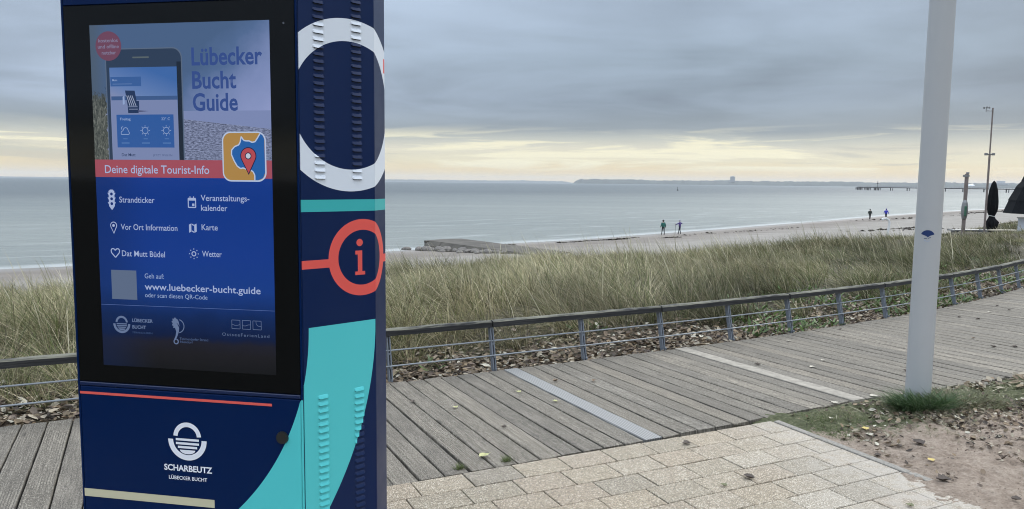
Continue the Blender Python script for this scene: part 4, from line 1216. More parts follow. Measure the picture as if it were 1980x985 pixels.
LM = {'y': ((.44, .43, .20, 1), .35), 'd': ((.075, .055, .042, 1), .5), 'b': ((.20, .14, .09, 1), .6), 'w': ((.46, .42, .34, 1), .3), 'g': ((.19, .19, .10, 1), .5), 'o': ((.52, .40, .13, 1), .35), 'r': ((.11, .05, .04, 1), .7)}
LMAT = {k: plain('leaf_' + {'y': 'yellow_green', 'd': 'dark_brown', 'b': 'brown', 'w': 'bleached', 'g': 'olive', 'o': 'ochre', 'r': 'russet'}[k], v[0], .6, var=.3, scale=3, bump=.3) for k, v in LM.items()}
LV = [(-0.15, 4.24, 'y', .085, 'large yellow green leaf lying on the boards near the slabs, right of the kiosk'), (-0.71, 5.32, 'd', .06, 'dark curled leaf on the boards just below the first railing post beside the kiosk'),
      (-0.39, 5.2, 'y', .055, 'small yellowish leaf on the boards below the first railing bay'), (-0.04, 4.78, 'd', .05, 'small black curled leaf in the middle of the boards left of the metal board'),
      (0.06, 5.61, 'y', .055, 'pale yellow leaf close to the left side of the ribbed metal board'), (0.33, 5.37, 'y', .055, 'pale yellow leaf lying against the lower left side of the metal board'),
      (0.36, 5.94, 'b', .065, 'brown leaf just right of the ribbed metal board near the railing'), (0.67, 5.95, 'b', .065, 'brown leaf midway between the metal board and the pale board near the railing'),
      (1.09, 4.5, 'd', .075, 'dark upturned leaf on the first row of beige slabs'), (1.31, 3.97, 'd', .085, 'long dark curled leaf in the middle of the beige slabs'), (1.14, 3.86, 'g', .05, 'olive leaf on the slabs just left of the long dark curled leaf'),
      (2.2, 6.57, 'd', .065, 'dark leaf on the boards just right of the pale smooth board'), (2.66, 6.5, 'w', .07, 'bleached leaf on the boards between the pale board and the grey pole'), (2.86, 7.61, 'w', .06, 'bleached leaf near the railing left of the grey pole'),
      (2.86, 6.76, 'w', .05, 'small bleached leaf above the other one left of the pole'), (3.67, 8.25, 'd', .06, 'dark leaf under the railing left of the grey pole'), (2.77, 5.6, 'w', .08, 'bleached leaf on the turf left of the pole foot'),
      (2.39, 5.41, 'w', .07, 'bleached leaf touching the inland end of the pale board'), (3.44, 6.4, 'd', .065, 'dark leaf on the boards close to the left side of the grey pole'), (5.52, 9.14, 'd', .07, 'dark leaf on the boards right of the pole, second from the pole'),
      (5.67, 9.0, 'd', .08, 'larger dark leaf on the boards right of the pole'), (6.15, 9.54, 'w', .07, 'bleached leaf far along the boards right of the pole'), (6.58, 10.06, 'd', .06, 'dark leaf far along the boards near the railing'),
      (6.52, 9.72, 'd', .07, 'dark leaf far along the boards toward the right edge'), (4.85, 7.42, 'd', .075, 'dark leaf on the boards above the leaf strewn sand at right'), (5.07, 7.43, 'd', .07, 'dark leaf at the right edge above the sand'),
      (4.9, 7.84, 'b', .06, 'brown flat leaf on the boards right of the pole'), (2.53, 4.52, 'd', .11, 'large black curled leaf on the sand below the green tuft'), (2.46, 4.25, 'o', .06, 'ochre yellow leaf on the sand below the black curled leaf'),
      (2.35, 3.93, 'd', .11, 'long dark twisted leaf on the sand at the slab edge'), (2.2, 4.35, 'd', .06, 'dark leaf on the sand just right of the kerb'), (2.32, 4.77, 'o', .07, 'upper flat yellowish leaf on the sand beside the kerb'), (2.31, 4.69, 'w', .07, 'lower pale leaf on the sand beside the kerb'),
      (2.57, 3.67, 'd', .07, 'dark leaf at the lower right corner on the sand'), (2.01, 3.63, 'g', .05, 'small olive leaf on the sandy slabs at the bottom edge'), (3.53, 5.2, 'r', .09, 'russet crumpled leaf on the sand right of the pole'), (3.93, 6.08, 'b', .09, 'brown leaf in the debris right of the pole')]
lmesh = {}
for k, (x, y, c, s, lb) in enumerate(LV):
    key = (c, k % 3)
    if key not in lmesh:
        lmesh[key] = leaf_mesh(k, LM[c][1]); lmesh[key].materials.append(LMAT[c])
    onsand = (Vector((x, y, 0)) - O_).dot(e1) > .03 and -float(fence_d(np.array(x), np.array(y))) > 1.95
    zz = sand_z(x, y) + .006 if onsand else .004
    o = link('fallen_leaf', lmesh[key], None, None, (x, y, zz + (.006 if k == 0 else 0)), random.uniform(0, 6.28)); s *= .82; o.scale = (s, s, s * .8)
    tag(o, lb, 'leaf', 'single fallen leaves on boards, slabs and sand')

# ------------------------------------------------------------------ big pole
mt, t, bs = material('light_grey_pole_lacquer')
oc = t.node('ShaderNodeTexCoord').outputs['Object']
nz = t.noise(oc, 2.5, 5, .6); n9 = t.noise(oc, 60, 3, .7)
c_ = t.mix(t.mul(nz, .35), (.42, .43, .435, 1), (.34, .35, .36, 1)); c_ = t.mix(t.smooth(n9, .66, .8, 0, .25), c_, (.25, .26, .26, 1))
t.put(bs.inputs['Base Color'], c_); bs.inputs['Roughness'].default_value = .38; t.put(bs.inputs['Normal'], t.bump(n9, .05, .002))
root = empty('lamp_pole', (POLE[0], POLE[1], 0)); tag(root, 'thick light grey steel pole rising out of a grass tuft, with a small blue sticker', 'pole')
b = MB(); b.tube([(0, 0, -.2), (0, 0, 1.2), (0, 0, 3.0), (0, 0, 6.5)], [.0865, .0855, .084, .080], 48); link('shaft', b.mesh('shaft', smooth=True), mt, root)
b = MB(); b.tube([(0, 0, -.02), (0, 0, .05)], .094, 40); link('collar', b.mesh('collar', bevel=.004), mt, root)
M_BLUE = plain('sticker_blue', lin(20, 48, 98), .4); M_STW = plain('sticker_pale_blue', lin(150, 170, 195), .4)


def on_pole(polys, name, mat, cz_, off, a0=math.radians(-120)):
    """flat print wrapped onto the shaft; a0 is the facing direction"""
    b = MB()
    for P in polys:
        q = []
        for u_, v_ in P:
            a_ = a0 + u_ / .0856; rr = .0858 + off; q.append((rr * math.cos(a_), rr * math.sin(a_), cz_ + v_))
        b.face(q)
    return link(name, b.mesh(name, fix=False), mat, root)


fan = []
for k in range(12):
    a_, c_2 = math.radians(20 + k * 140 / 12), math.radians(20 + (k + 1) * 140 / 12)
    for (i0, i1) in ((.012, .046),):
        fan.append([(i0 * math.cos(a_), -.018 + i0 * math.sin(a_)), (i1 * math.cos(a_), -.018 + i1 * math.sin(a_)), (i1 * math.cos(c_2), -.018 + i1 * math.sin(c_2)), (i0 * math.cos(c_2), -.018 + i0 * math.sin(c_2))])
fan.append([(-.014, -.010), (.002, -.024), (.018, -.010), (.0, .0)])
on_pole(fan, 'sticker', M_BLUE, 1.262, .0012)
on_pole([[(-.022, -.034), (-.002, -.036), (-.002, -.032), (-.022, -.030)], [(.002, -.034), (.020, -.026), (.020, -.020), (.004, -.030)]], 'sticker', M_BLUE, 1.262, .0012)
on_pole([[(-.020, -.050), (.0, -.054), (.018, -.050), (.018, -.046), (.0, -.050), (-.020, -.046)]], 'sticker', M_STW, 1.262, .0012)
#@@PART5
# ------------------------------------------------------------------ information kiosk
KX, KY, KA = -0.696, 2.45, math.radians(-10.3)
kiosk = empty('information_kiosk', (KX, KY, 0), KA)
tag(kiosk, 'dark blue tourist information kiosk with a tall lit screen and printed rings', 'kiosk')
SA = math.radians(54.3); SLEN = .2914
cS = (SLEN * math.cos(SA), SLEN * math.sin(SA)); cR = (cS[0], cS[1] + .105)
NAVY, NAVY2 = lin(0, 27, 70), lin(0, 31, 75)
WHITE, CORAL, TURQ = lin(222, 228, 236), lin(226, 92, 84), lin(84, 197, 200)


def print_mat(name, which):
    """paint printed on the sheet metal; u runs round the body from the front right corner, v is the height"""
    mt, t, bs = material(name)
    tc = t.node('ShaderNodeTexCoord'); tc.object = kiosk
    x, y, v = t.xyz(tc.outputs['Object'])
    if which == 'front': u = x
    elif which == 'side': u = t.add(t.mul(x, math.cos(SA)), t.mul(y, math.sin(SA)))
    else: u = t.add(t.sub(y, cS[1]), SLEN)
    def rad(cu, cv):
        a = t.sub(u, cu); b_ = t.sub(v, cv); return t.m('SQRT', t.add(t.mul(a, a), t.mul(b_, b_)))
    nz = t.noise(tc.outputs['Object'], 2.0, 4, .6)
    c = t.mix(nz, NAVY, NAVY2)
    R3 = rad(-.87, 1.108)
    sw_ = t.both(t.between(R3, .897, 1.1605), t.lt(v, 1.108))
    if which == 'front':
        c = t.mix(t.both(sw_, t.lt(v, .8665)), c, TURQ)
    else:
        if which == 'side': c = t.mix(sw_, c, TURQ)
        R1 = rad(.195, 1.852)
        c = t.mix(t.both(t.between(R1, .2145, .2888), t.gt(u, .0065)), c, WHITE)
        c = t.mix(t.both(t.between(v, 1.4955, 1.5355), t.gt(u, .004)), c, lin(62, 176, 176))
        R2 = rad(.239, 1.333)
        c = t.mix(t.both(t.between(v, 1.306, 1.3345), t.gt(R2, .110)), c, CORAL)
        c = t.mix(t.between(R2, .0965, .134), c, CORAL)
        gi = t.m('MAXIMUM', t.both(t.between(u, .2195, .2375), t.between(v, 1.274, 1.357)),
                 t.m('MAXIMUM', t.both(t.between(u, .209, .249), t.between(v, 1.272, 1.2845)), t.both(t.between(u, .210, .2375), t.between(v, 1.344, 1.3575))))
        c = t.mix(t.m('MAXIMUM', gi, t.lt(rad(.2275, 1.3855), .0128)), c, CORAL)
        if which == 'end': c = t.mix(t.both(t.gt(u, .383), t.between(v, 1.985, 2.035)), c, CORAL)
    t.put(bs.inputs['Base Color'], c); bs.inputs['Roughness'].default_value = .36; bs.inputs['Specular IOR Level'].default_value = {'front': .10, 'side': .26, 'end': .55}[which]
    sm = t.noise(tc.outputs['Object'], 5.0, 5, .65)
    t.put(bs.inputs['Roughness'], t.smooth(sm, .3, .7, .30, .44))
    t.put(bs.inputs['Normal'], t.bump(t.noise(tc.outputs['Object'], 380, 2, .5), .04, .001))
    return mt


M_F, M_S, M_E = print_mat('printed_front_sheet', 'front'), print_mat('printed_side_sheet', 'side'), print_mat('printed_end_sheet', 'end')
M_NAVY = plain('navy_sheet', NAVY, .32); M_NAVYDK = plain('navy_shadow_gap', lin(4, 10, 26), .5)
TOPK = 2.36
plan = [(-.853, .012), (-.853, .34), (-.70, .578), (0, .578), (cR[0], cR[1]), (cS[0], cS[1]), (.0, .0), (-.004, .012)]
plan_in = [(-.853, .006), (-.853, .5782), (.0, .5782), (cR[0] - .003, cR[1]), (cS[0] - .003, cS[1] + .001), (-.0005, .0035), (-.004, .006)]
b = MB(); b.prism(plan_in, .10, TOPK); link('housing', b.mesh('housing', bevel=0), M_NAVY, kiosk)
b = MB(); q = [(-.835, .03), (-.835, .55), (-.01, .55), (cR[0] - .03, cR[1] - .01), (cS[0] - .03, cS[1] + .01), (-.015, .03)]; b.prism(q, 0, .10); link('plinth', b.mesh('plinth'), M_NAVYDK, kiosk)
b = MB(); q = [(-.858, -.004), (-.858, .584), (.004, .584), (cR[0] + .004, cR[1] + .004), (cS[0] + .004, cS[1]), (.002, -.004)]; b.prism(q, TOPK, TOPK + .02); link('roof_cap', b.mesh('cap', bevel=.003), M_NAVY, kiosk)


def plate(name, x0, x1, z0, z1, y0, y1, mat, parent=kiosk, bev=.0015):
    b = MB(); b.box(x0, x1, y0, y1, z0, z1); return link(name, b.mesh(name, bevel=bev), mat, parent)


# front: side strips, header, door
plate('frame_strip', -.853, -.8445, .10, TOPK, -.001, .006, M_F)
plate('frame_strip', -.0055, .0005, .10, TOPK, -.001, .006, M_F)
plate('header_panel', -.8430, -.0065, 2.178, TOPK - .002, -.0015, .006, M_F)
plate('ledge', -.8430, -.0065, .8700, .8830, -.0030, .006, M_NAVY, bev=.002)
door = plate('door', -.8430, -.0065, .112, .8670, -.002, .006, M_F, bev=.0025)
b = MB(); b.tube([(0, 0, 0), (0, -.008, 0)], [.022, .020], 20); o = link('lock', b.mesh('lock', bevel=0), plain('black_lock_plastic', (.008, .009, .009, 1), .45), door, (-.073, -.002, .734))
M_CORALP = plain('coral_print', CORAL, .4); M_SANDP = plain('sand_coloured_print', lin(196, 192, 164), .45); M_WHP = plain('white_print', lin(226, 230, 240), .4)


def flat_mesh(polys, y):
    b = MB()
    for P in polys: b.face([(p[0], y, p[1]) for p in P])
    me = b.mesh('print', fix=False)
    # every face looks out of the front
    bm = bmesh.new(); bm.from_mesh(me)
    for f in bm.faces:
        f.normal_update()
        if f.normal.y > 0: f.normal_flip()
    bm.to_mesh(me); bm.free(); return me


def rect(x0, x1, z0, z1): return [(x0, z0), (x1, z0), (x1, z1), (x0, z1)]


def ringp(cx, cz_, r0_, r1_, a0=0, a1=360, n=40):
    o = []
    for k in range(n):
        a, c = math.radians(a0 + (a1 - a0) * k / n), math.radians(a0 + (a1 - a0) * (k + 1) / n)
        o.append([(cx + r0_ * math.cos(a), cz_ + r0_ * math.sin(a)), (cx + r1_ * math.cos(a), cz_ + r1_ * math.sin(a)), (cx + r1_ * math.cos(c), cz_ + r1_ * math.sin(c)), (cx + r0_ * math.cos(c), cz_ + r0_ * math.sin(c))])
    return o


def disc(cx, cz_, r, n=32, sq=1.0): return [(cx + r * math.cos(2 * math.pi * k / n), cz_ + r * sq * math.sin(2 * math.pi * k / n)) for k in range(n)]


def rrect(x0, x1, z0, z1, r, n=6, corners=(1, 1, 1, 1)):
    """rounded rectangle; corners order: lower right, upper right, upper left, lower left"""
    o = []
    for (cx, cz_, a0, on) in ((x1 - r, z0 + r, -90, corners[0]), (x1 - r, z1 - r, 0, corners[1]), (x0 + r, z1 - r, 90, corners[2]), (x0 + r, z0 + r, 180, corners[3])):
        if on:
            for k in range(n + 1):
                a = math.radians(a0 + 90 * k / n); o.append((cx + r * math.cos(a), cz_ + r * math.sin(a)))
        else:
            sx_ = 1 if a0 in (-90, 0) else -1; sz_ = 1 if a0 in (0, 90) else -1
            o.append((cx + r * sx_, cz_ + r * sz_))
    return o


def line(pts, wd):
    o = []
    for (xa, za), (xb, zb) in zip(pts[:-1], pts[1:]):
        L = math.hypot(xb - xa, zb - za) or 1e-6; nx, nz_ = -(zb - za) / L * wd / 2, (xb - xa) / L * wd / 2
        o.append([(xa - nx, za - nz_), (xb - nx, zb - nz_), (xb + nx, zb + nz_), (xa + nx, za + nz_)])
    return o


def emblem(cx, cz_, s):
    """ring above, bowl below, water lines in the middle; s = half width"""
    P = ringp(cx, cz_ + .12 * s, .50 * s, .72 * s, 4, 176, 24)
    P += ringp(cx, cz_ + .0 * s, .74 * s, 1.0 * s, 180, 360, 28)
    for k, (zz, hw) in enumerate(((.0, .60), (-.19, .60), (-.37, .50))):
        P.append(rect(cx - hw * s, cx + hw * s, cz_ + (zz - .055) * s, cz_ + (zz + .055) * s))
    P.append([(cx + .40 * s * math.cos(a), cz_ + (-.50 + .20 * math.sin(a)) * s) for a in [math.pi + math.pi * k / 10 for k in range(11)]])
    return P


_font_h = None
def text_mesh(body, x0, x1, zc, h, y, bold=0.0, space=1.0, box_h=None):
    """set in the built-in font, fitted to the measured width and cap height"""
    global _font_h
    cu = bpy.data.curves.new('t', 'FONT'); cu.body = body; cu.size = 1.0; cu.offset = bold; cu.resolution_u = 3; cu.space_character = space
    o = bpy.data.objects.new('t', cu); COL.objects.link(o); dg = bpy.context.evaluated_depsgraph_get(); dg.update()
    me = bpy.data.meshes.new_from_object(o.evaluated_get(dg))
    if _font_h is None:
        c2 = bpy.data.curves.new('t', 'FONT'); c2.body = 'H'; o2 = bpy.data.objects.new('t', c2); COL.objects.link(o2); dg.update()
        m2 = bpy.data.meshes.new_from_object(o2.evaluated_get(dg)); _font_h = max(v.co.y for v in m2.vertices) - min(v.co.y for v in m2.vertices)
        bpy.data.objects.remove(o2); bpy.data.meshes.remove(m2)
    bpy.data.objects.remove(o); bpy.data.curves.remove(cu)
    xs = [v.co.x for v in me.vertices]; a, b_ = min(xs), max(xs)
    sx_ = (x1 - x0) / (b_ - a); sz_ = h / _font_h
    for v in me.vertices:
        v.co = Vector((x0 + (v.co.x - a) * sx_, y, zc + (v.co.y - _font_h / 2) * sz_))
    bm = bmesh.new(); bm.from_mesh(me)
    for f in bm.faces:
        f.normal_update()
        if f.normal.y > 0: f.normal_flip()
    bm.to_mesh(me); bm.free(); me.materials.clear(); return me


def flat(name, polys, y, mat, parent, label=None):
    o = link(name, flat_mesh(polys, y), mat, parent)
    if label: o['label'] = label
    return o


def text(body, x0, x1, zc, h, y, mat, parent, bold=0.0, space=1.0):
    o = link('lettering', text_mesh(body, x0, x1, zc, h, y, bold, space), mat, parent); o['label'] = 'lettering reading ' + body.replace('\n', ' ')
    return o


yd = -.0034
flat('stripe', [rect(-.8425, -.1085, .8395, .8485)], yd, M_CORALP, door, 'thin coral stripe')
flat('stripe', [rect(-.8425, -.3315, .4635, .4925)], yd, M_SANDP, door, 'pale sand coloured stripe')
flat('emblem', emblem(-.4285, .700, .0735), yd, M_WHP, door, 'white ring and bowl emblem')
text('SCHARBEUTZ', -.521, -.337, .597, .0205, yd, M_WHP, door, .028)
text('LÜBECKER BUCHT', -.504, -.357, .5615, .0125, yd, M_WHP, door, .014)

# side and end sheets
def tf(o_xy, a): return Matrix.Translation((o_xy[0], o_xy[1], 0)) @ Matrix.Rotation(a, 4, 'Z')
Ts = tf((0, 0), SA); Te = tf(cS, math.pi / 2)
b = MB(); b.box(.0065, SLEN - .0005, -.0005, .004, .105, TOPK - .002); me = b.mesh('side', bevel=.001); me.transform(Ts); side_p = link('side_panel', me, M_S, kiosk)
b = MB(); b.box(.0005, .105, -.0005, .004, .105, TOPK - .002); me = b.mesh('end', bevel=.001); me.transform(Te); link('end_panel', me, M_E, kiosk)


def louvre_mesh():
    W, Hh, D = .0215, .0055, .0066; b = MB()
    pr = [(Hh, 0.0), (.0035, -.0018), (-.002, -.0045), (-.0070, -D)]
    k = len(b.v)
    for sx_, sc in ((-W, 0.0), (-W + .006, 1.0), (W - .006, 1.0), (W, 0.0)):
        for z_, y_ in pr: b.v.append((sx_, y_ * sc - .0006, z_ if sc else z_ * .6))
    for i in range(3):
        for j in range(3):
            b.f.append((k + i * 4 + j, k + (i + 1) * 4 + j, k + (i + 1) * 4 + j + 1, k + i * 4 + j + 1)); b.mi.append(0)
    # dark strip below the lip: shade of the opening put into the colour
    b.face([(-W + .004, -.0009, -.0088), (W - .004, -.0009, -.0088), (W - .006, -.0009, -.0064), (-W + .006, -.0009, -.0064)], 1)
    me = b.mesh('louvre', smooth=False); me.transform(Matrix.Rotation(SA, 4, 'Z')); me.materials.append(M_S); me.materials.append(M_NAVYDK); return me


LMsh = louvre_mesh()
for uc in (.0775, .2205):
    for z0, z1 in ((1.612, 2.33), (.20, .866)):
        k = 0
        while z0 + k * .0236 < z1 + .001:
            zz = (z0 + k * .0236) if z0 > 1 else (z1 - k * .0236)
            link('louvre', LMsh, None, side_p, (uc * math.cos(SA), uc * math.sin(SA), zz)); k += 1

# display: black glass with the lit picture just behind its surface
mt, t, bs = material('black_display_glass')
bs.inputs['Base Color'].default_value = (.004, .0045, .005, 1); bs.inputs['Roughness'].default_value = .06; bs.inputs['Specular IOR Level'].default_value = .17
M_GLASS = mt
glass = plate('display', -.8430, -.0065, .8860, 2.1765, -.0025, .006, M_GLASS, bev=.002)
b = MB(); b.tube([(-.042, -.0026, 2.099), (-.042, -.0034, 2.099)], .0035, 12); link('sensor', b.mesh('sensor'), plain('sensor_grey', (.09, .10, .12, 1), .3), glass)


def lit(name, col, k=1.0, rough=.10):
    mt, t, bs = material(name); bs.inputs['Base Color'].default_value = (.003, .003, .003, 1)
    bs.inputs['Specular IOR Level'].default_value = .17; bs.inputs['Roughness'].default_value = rough; bs.inputs['Emission Strength'].default_value = .87 * k; bs.inputs['Emission Color'].default_value = col
    return mt, t, bs


def litc(name, r, g, b_): return lit(name, lin(r, g, b_))[0]


SX0, SX1, SZ0, SZ1 = -.7435, -.0910, .9480, 2.1100
yl = lambda k: -.0029 - .00035 * k
# lower blue field fading out to dark grey at the foot
mt, t, bs = lit('display_blue_field', (0, 0, 0, 1)); tc = t.node('ShaderNodeTexCoord').outputs['Object']; x, y, zz = t.xyz(tc)
v = t.m('DIVIDE', t.sub(zz, SZ0), SZ1 - SZ0); hx_ = t.m('DIVIDE', t.sub(x, SX0), SX1 - SX0)
v2 = t.add(v, t.mul(t.sub(t.noise(tc, 9, 5, .65), .5), .035))
colr = t.ramp(v2, [(0.0, lin(22, 24, 28)), (.05, lin(30, 30, 36)), (.082, lin(32, 33, 46)), (.10, lin(14, 30, 66)), (.16, lin(16, 42, 92)), (.24, lin(24, 62, 138)), (.34, lin(22, 60, 142)), (.50, lin(14, 56, 138)), (.60, lin(10, 58, 145)), (1, lin(12, 60, 150))])
colr = t.mix(t.smooth(hx_, .35, .0, 0, .45), colr, lin(16, 38, 80))
t.put(bs.inputs['Emission Color'], colr)
flat('picture_field', [rect(SX0, SX1, SZ0, SZ1)], yl(0), mt, glass, 'blue lower field of the screen')
# sky and beach picture
mt, t, bs = lit('display_sky_picture', (0, 0, 0, 1)); tc = t.node('ShaderNodeTexCoord').outputs['Object']; x, y, zz = t.xyz(tc)
hx_ = t.m('DIVIDE', t.sub(x, SX0), SX1 - SX0); vv_ = t.m('DIVIDE', t.sub(zz, 1.66), .45)
skyc = t.ramp(t.add(t.mul(hx_, .75), t.add(t.mul(vv_, -.62), t.mul(t.sub(t.noise(tc, 7, 5, .55), .5), .30))),
              [(0.0, lin(74, 100, 138)), (.10, lin(84, 110, 152)), (.30, lin(128, 144, 190)), (.55, lin(148, 160, 206)), (1, lin(152, 165, 212))])
skyc = t.mix(t.smooth(hx_, .12, .0, 0, .6), skyc, lin(80, 92, 100))
shore_l = t.sub(1.797, t.mul(t.sub(x, -.405), .105))           # where the sand starts
sandn = t.noise(t.vec(t.mul(x, 90), t.mul(zz, 260), 0), 1.0, 5, .7)
sandp = t.ramp(sandn, [(.40, lin(76, 84, 112)), (.50, lin(118, 128, 158)), (.62, lin(150, 160, 196))])
fr = t.lt(zz, shore_l)
seap = t.mul(t.lt(zz, 1.824), t.gt(zz, shore_l))
c = t.mix(seap, skyc, lin(128, 142, 186)); c = t.mix(fr, c, sandp)
# tall grass at the left edge of the picture
gn = t.noise(t.vec(t.mul(x, 160), t.mul(zz, 38), 0), 1.0, 5, .7, 1.5)
gm = t.mul(t.lt(t.add(x, t.mul(t.sub(t.noise(tc, 30, 4, .7), .5), .05)), -.690), t.lt(t.add(zz, t.mul(t.sub(gn, .5), .16)), 1.88))
c = t.mix(gm, c, t.ramp(gn, [(.35, lin(40, 46, 50)), (.52, lin(86, 92, 88)), (.68, lin(140, 142, 136))]))
t.put(bs.inputs['Emission Color'], c)
flat('picture', [rect(SX0, SX1, 1.660, SZ1)], yl(1), mt, glass, 'beach and sky picture at the top of the screen')
W_ = litc('display_white', 168, 184, 222); W2 = litc('display_soft_white', 150, 172, 214); DB = litc('display_title_blue', 52, 78, 142); WD = litc('display_dim_white', 104, 122, 158)
flat('banner', [rect(SX0, SX1, 1.6035, 1.6625)], yl(2), litc('display_coral', 164, 78, 94), glass, 'coral banner across the screen')
text('Deine digitale Tourist-Info', -.706, -.316, 1.6305, .0265, yl(3), W_, glass, .006)
text('Lübecker', -.369, -.118, 2.000, .0545, yl(2), DB, glass, .022)
text('Bucht', -.369, -.211, 1.924, .0535, yl(2), DB, glass, .022)
text('Guide', -.369, -.207, 1.8525, .0545, yl(2), DB, glass, .022)
# phone
PH = litc('display_phone_body', 44, 62, 88); PE = litc('display_phone_edge', 92, 108, 132); PD = litc('display_dark_edge', 24, 38, 56)
flat('phone', [rrect(-.6885, -.4035, 1.6625, 2.0315, .034, 8, (0, 1, 1, 0))], yl(2), PE, glass, 'picture of a smartphone on the screen')
flat('phone', [rrect(-.6850, -.4070, 1.6625, 2.0280, .032, 8, (0, 1, 1, 0))], yl(3), PH, glass)
flat('phone', [rect(-.4235, -.4080, 1.6625, 1.985)], yl(4), PD, glass)
flat('phone_slot', [rrect(-.586, -.524, 1.9985, 2.0035, .0024, 3)], yl(4), litc('display_slot', 92, 104, 108), glass)
mt, t, bs = lit('display_phone_sky', (0, 0, 0, 1)); tc = t.node('ShaderNodeTexCoord').outputs['Object']; x, y, zz = t.xyz(tc)
t.put(bs.inputs['Emission Color'], t.ramp(t.add(t.m('DIVIDE', t.sub(zz, 1.66), .31), t.mul(t.sub(x, -.55), 1.2)), [(0, lin(128, 142, 182)), (.55, lin(132, 144, 184)), (.70, lin(102, 132, 186)), (1, lin(62, 106, 172))]))
flat('phone_picture', [rect(-.6735, -.4235, 1.6625, 1.9690)], yl(4), mt, glass)
flat('phone_picture', [rect(-.671, -.556, 1.907, 1.938)], yl(5), litc('display_mid_blue', 56, 96, 158), glass)
text('Moin', -.663, -.645, 1.9275, .0065, yl(6), W2, glass, .01)
flat('text_line', line([(-.663, 1.9145), (-.590, 1.9145)], .0028), yl(6), litc('display_faint_blue', 92, 124, 178), glass)
flat('phone_picture', [rect(-.670, -.4240, 1.861, 1.874)], yl(5), litc('display_sea_blue', 62, 92, 142), glass)
flat('phone_picture', [rect(-.671, -.4240, 1.6625, 1.861)], yl(5), litc('display_pale_sand', 124, 138, 180), glass)
NV = litc('display_navy', 32, 54, 92)
flat('beach_chair', [[(-.617, 1.893), (-.581, 1.892), (-.575, 1.858), (-.566, 1.858), (-.566, 1.838), (-.569, 1.818), (-.608, 1.818), (-.609, 1.842)]], yl(6), NV, glass, 'picture of a hooded wicker beach chair')
flat('beach_chair', sum([line([(-.611 + .0065 * k, 1.876), (-.600 + .0075 * k, 1.842)], .0027) for k in range(4)], []), yl(7), litc('display_stripe', 160, 172, 200), glass)
flat('beach_chair', [[(-.627, 1.872), (-.620, 1.876), (-.620, 1.848), (-.627, 1.846)]], yl(6), W2, glass)
flat('beach_chair', [rect(-.606, -.572, 1.8375, 1.8415), rect(-.604, -.571, 1.829, 1.8325)], yl(7), litc('display_stripe_dim', 110, 124, 158), glass)
flat('beach_chair', [[(-.571, 1.8205), (-.530, 1.8245), (-.571, 1.8275)]], yl(6), litc('display_chair_shade', 84, 92, 128), glass)
flat('weather_card', [rect(-.6530, -.4400, 1.7035, 1.8130)], yl(6), litc('display_card_blue', 46, 92, 162), glass, 'blue weather card on the phone picture')
text('Freitag', -.639, -.600, 1.7985, .0085, yl(7), W2, glass, .008); text('22° C', -.485, -.453, 1.7985, .0085, yl(7), W2, glass, .008)


def sun_icon(cx, cz_, r, th, nr=8, gap=1.35, ray=.5):
    P = ringp(cx, cz_, r - th, r, 0, 360, 24)
    for k in range(nr):
        a = 2 * math.pi * k / nr; P += line([(cx + r * gap * math.cos(a), cz_ + r * gap * math.sin(a)), (cx + r * (gap + ray) * math.cos(a), cz_ + r * (gap + ray) * math.sin(a))], th)
    return P


flat('sun_symbol', sun_icon(-.5465, 1.760, .0115, .002, 8, 1.15, .4), yl(7), W2, glass); flat('sun_symbol', sun_icon(-.4680, 1.760, .0115, .002, 8, 1.15, .4), yl(7), W2, glass)
cl = [(-.6365, 1.747), (-.6085, 1.747), (-.6055, 1.752), (-.6095, 1.758), (-.613, 1.767), (-.620, 1.7705), (-.627, 1.767), (-.630, 1.7595), (-.636, 1.757), (-.6375, 1.752), (-.6365, 1.747)]
flat('cloud_symbol', line(cl, .0021) + ringp(-.6315, 1.768, .0035, .0055, 60, 250, 10), yl(7), W2, glass)
for xx in (-.622, -.5455, -.467):
    flat('text_line', line([(xx - .008, 1.7325), (xx + .008, 1.7325)], .0026), yl(7), litc('display_faint', 84, 124, 184), glass)
    flat('text_line', line([(xx - .015, 1.7185), (xx + .015, 1.7185)], .003), yl(7), litc('display_faint_two', 92, 132, 190), glass)
text('Dat Mutt', -.638, -.586, 1.679, .0095, yl(7), NV, glass, .006); text('JETZT SPIELEN', -.521, -.449, 1.678, .006, yl(7), litc('display_grey_blue', 82, 98, 138), glass)
# badge
flat('badge', [disc(-.6735, 2.0400, .0485)], yl(5), litc('display_badge', 112, 70, 94), glass, 'round coral badge on the screen')
BW_ = litc('display_badge_text', 132, 128, 158)
text('kostenlos', -.711, -.637, 2.0585, .0115, yl(6), BW_, glass, .012); text('und offline', -.713, -.634, 2.0385, .0115, yl(6), BW_, glass, .012); text('nutzbar', -.699, -.645, 2.0185, .0115, yl(6), BW_, glass, .012)
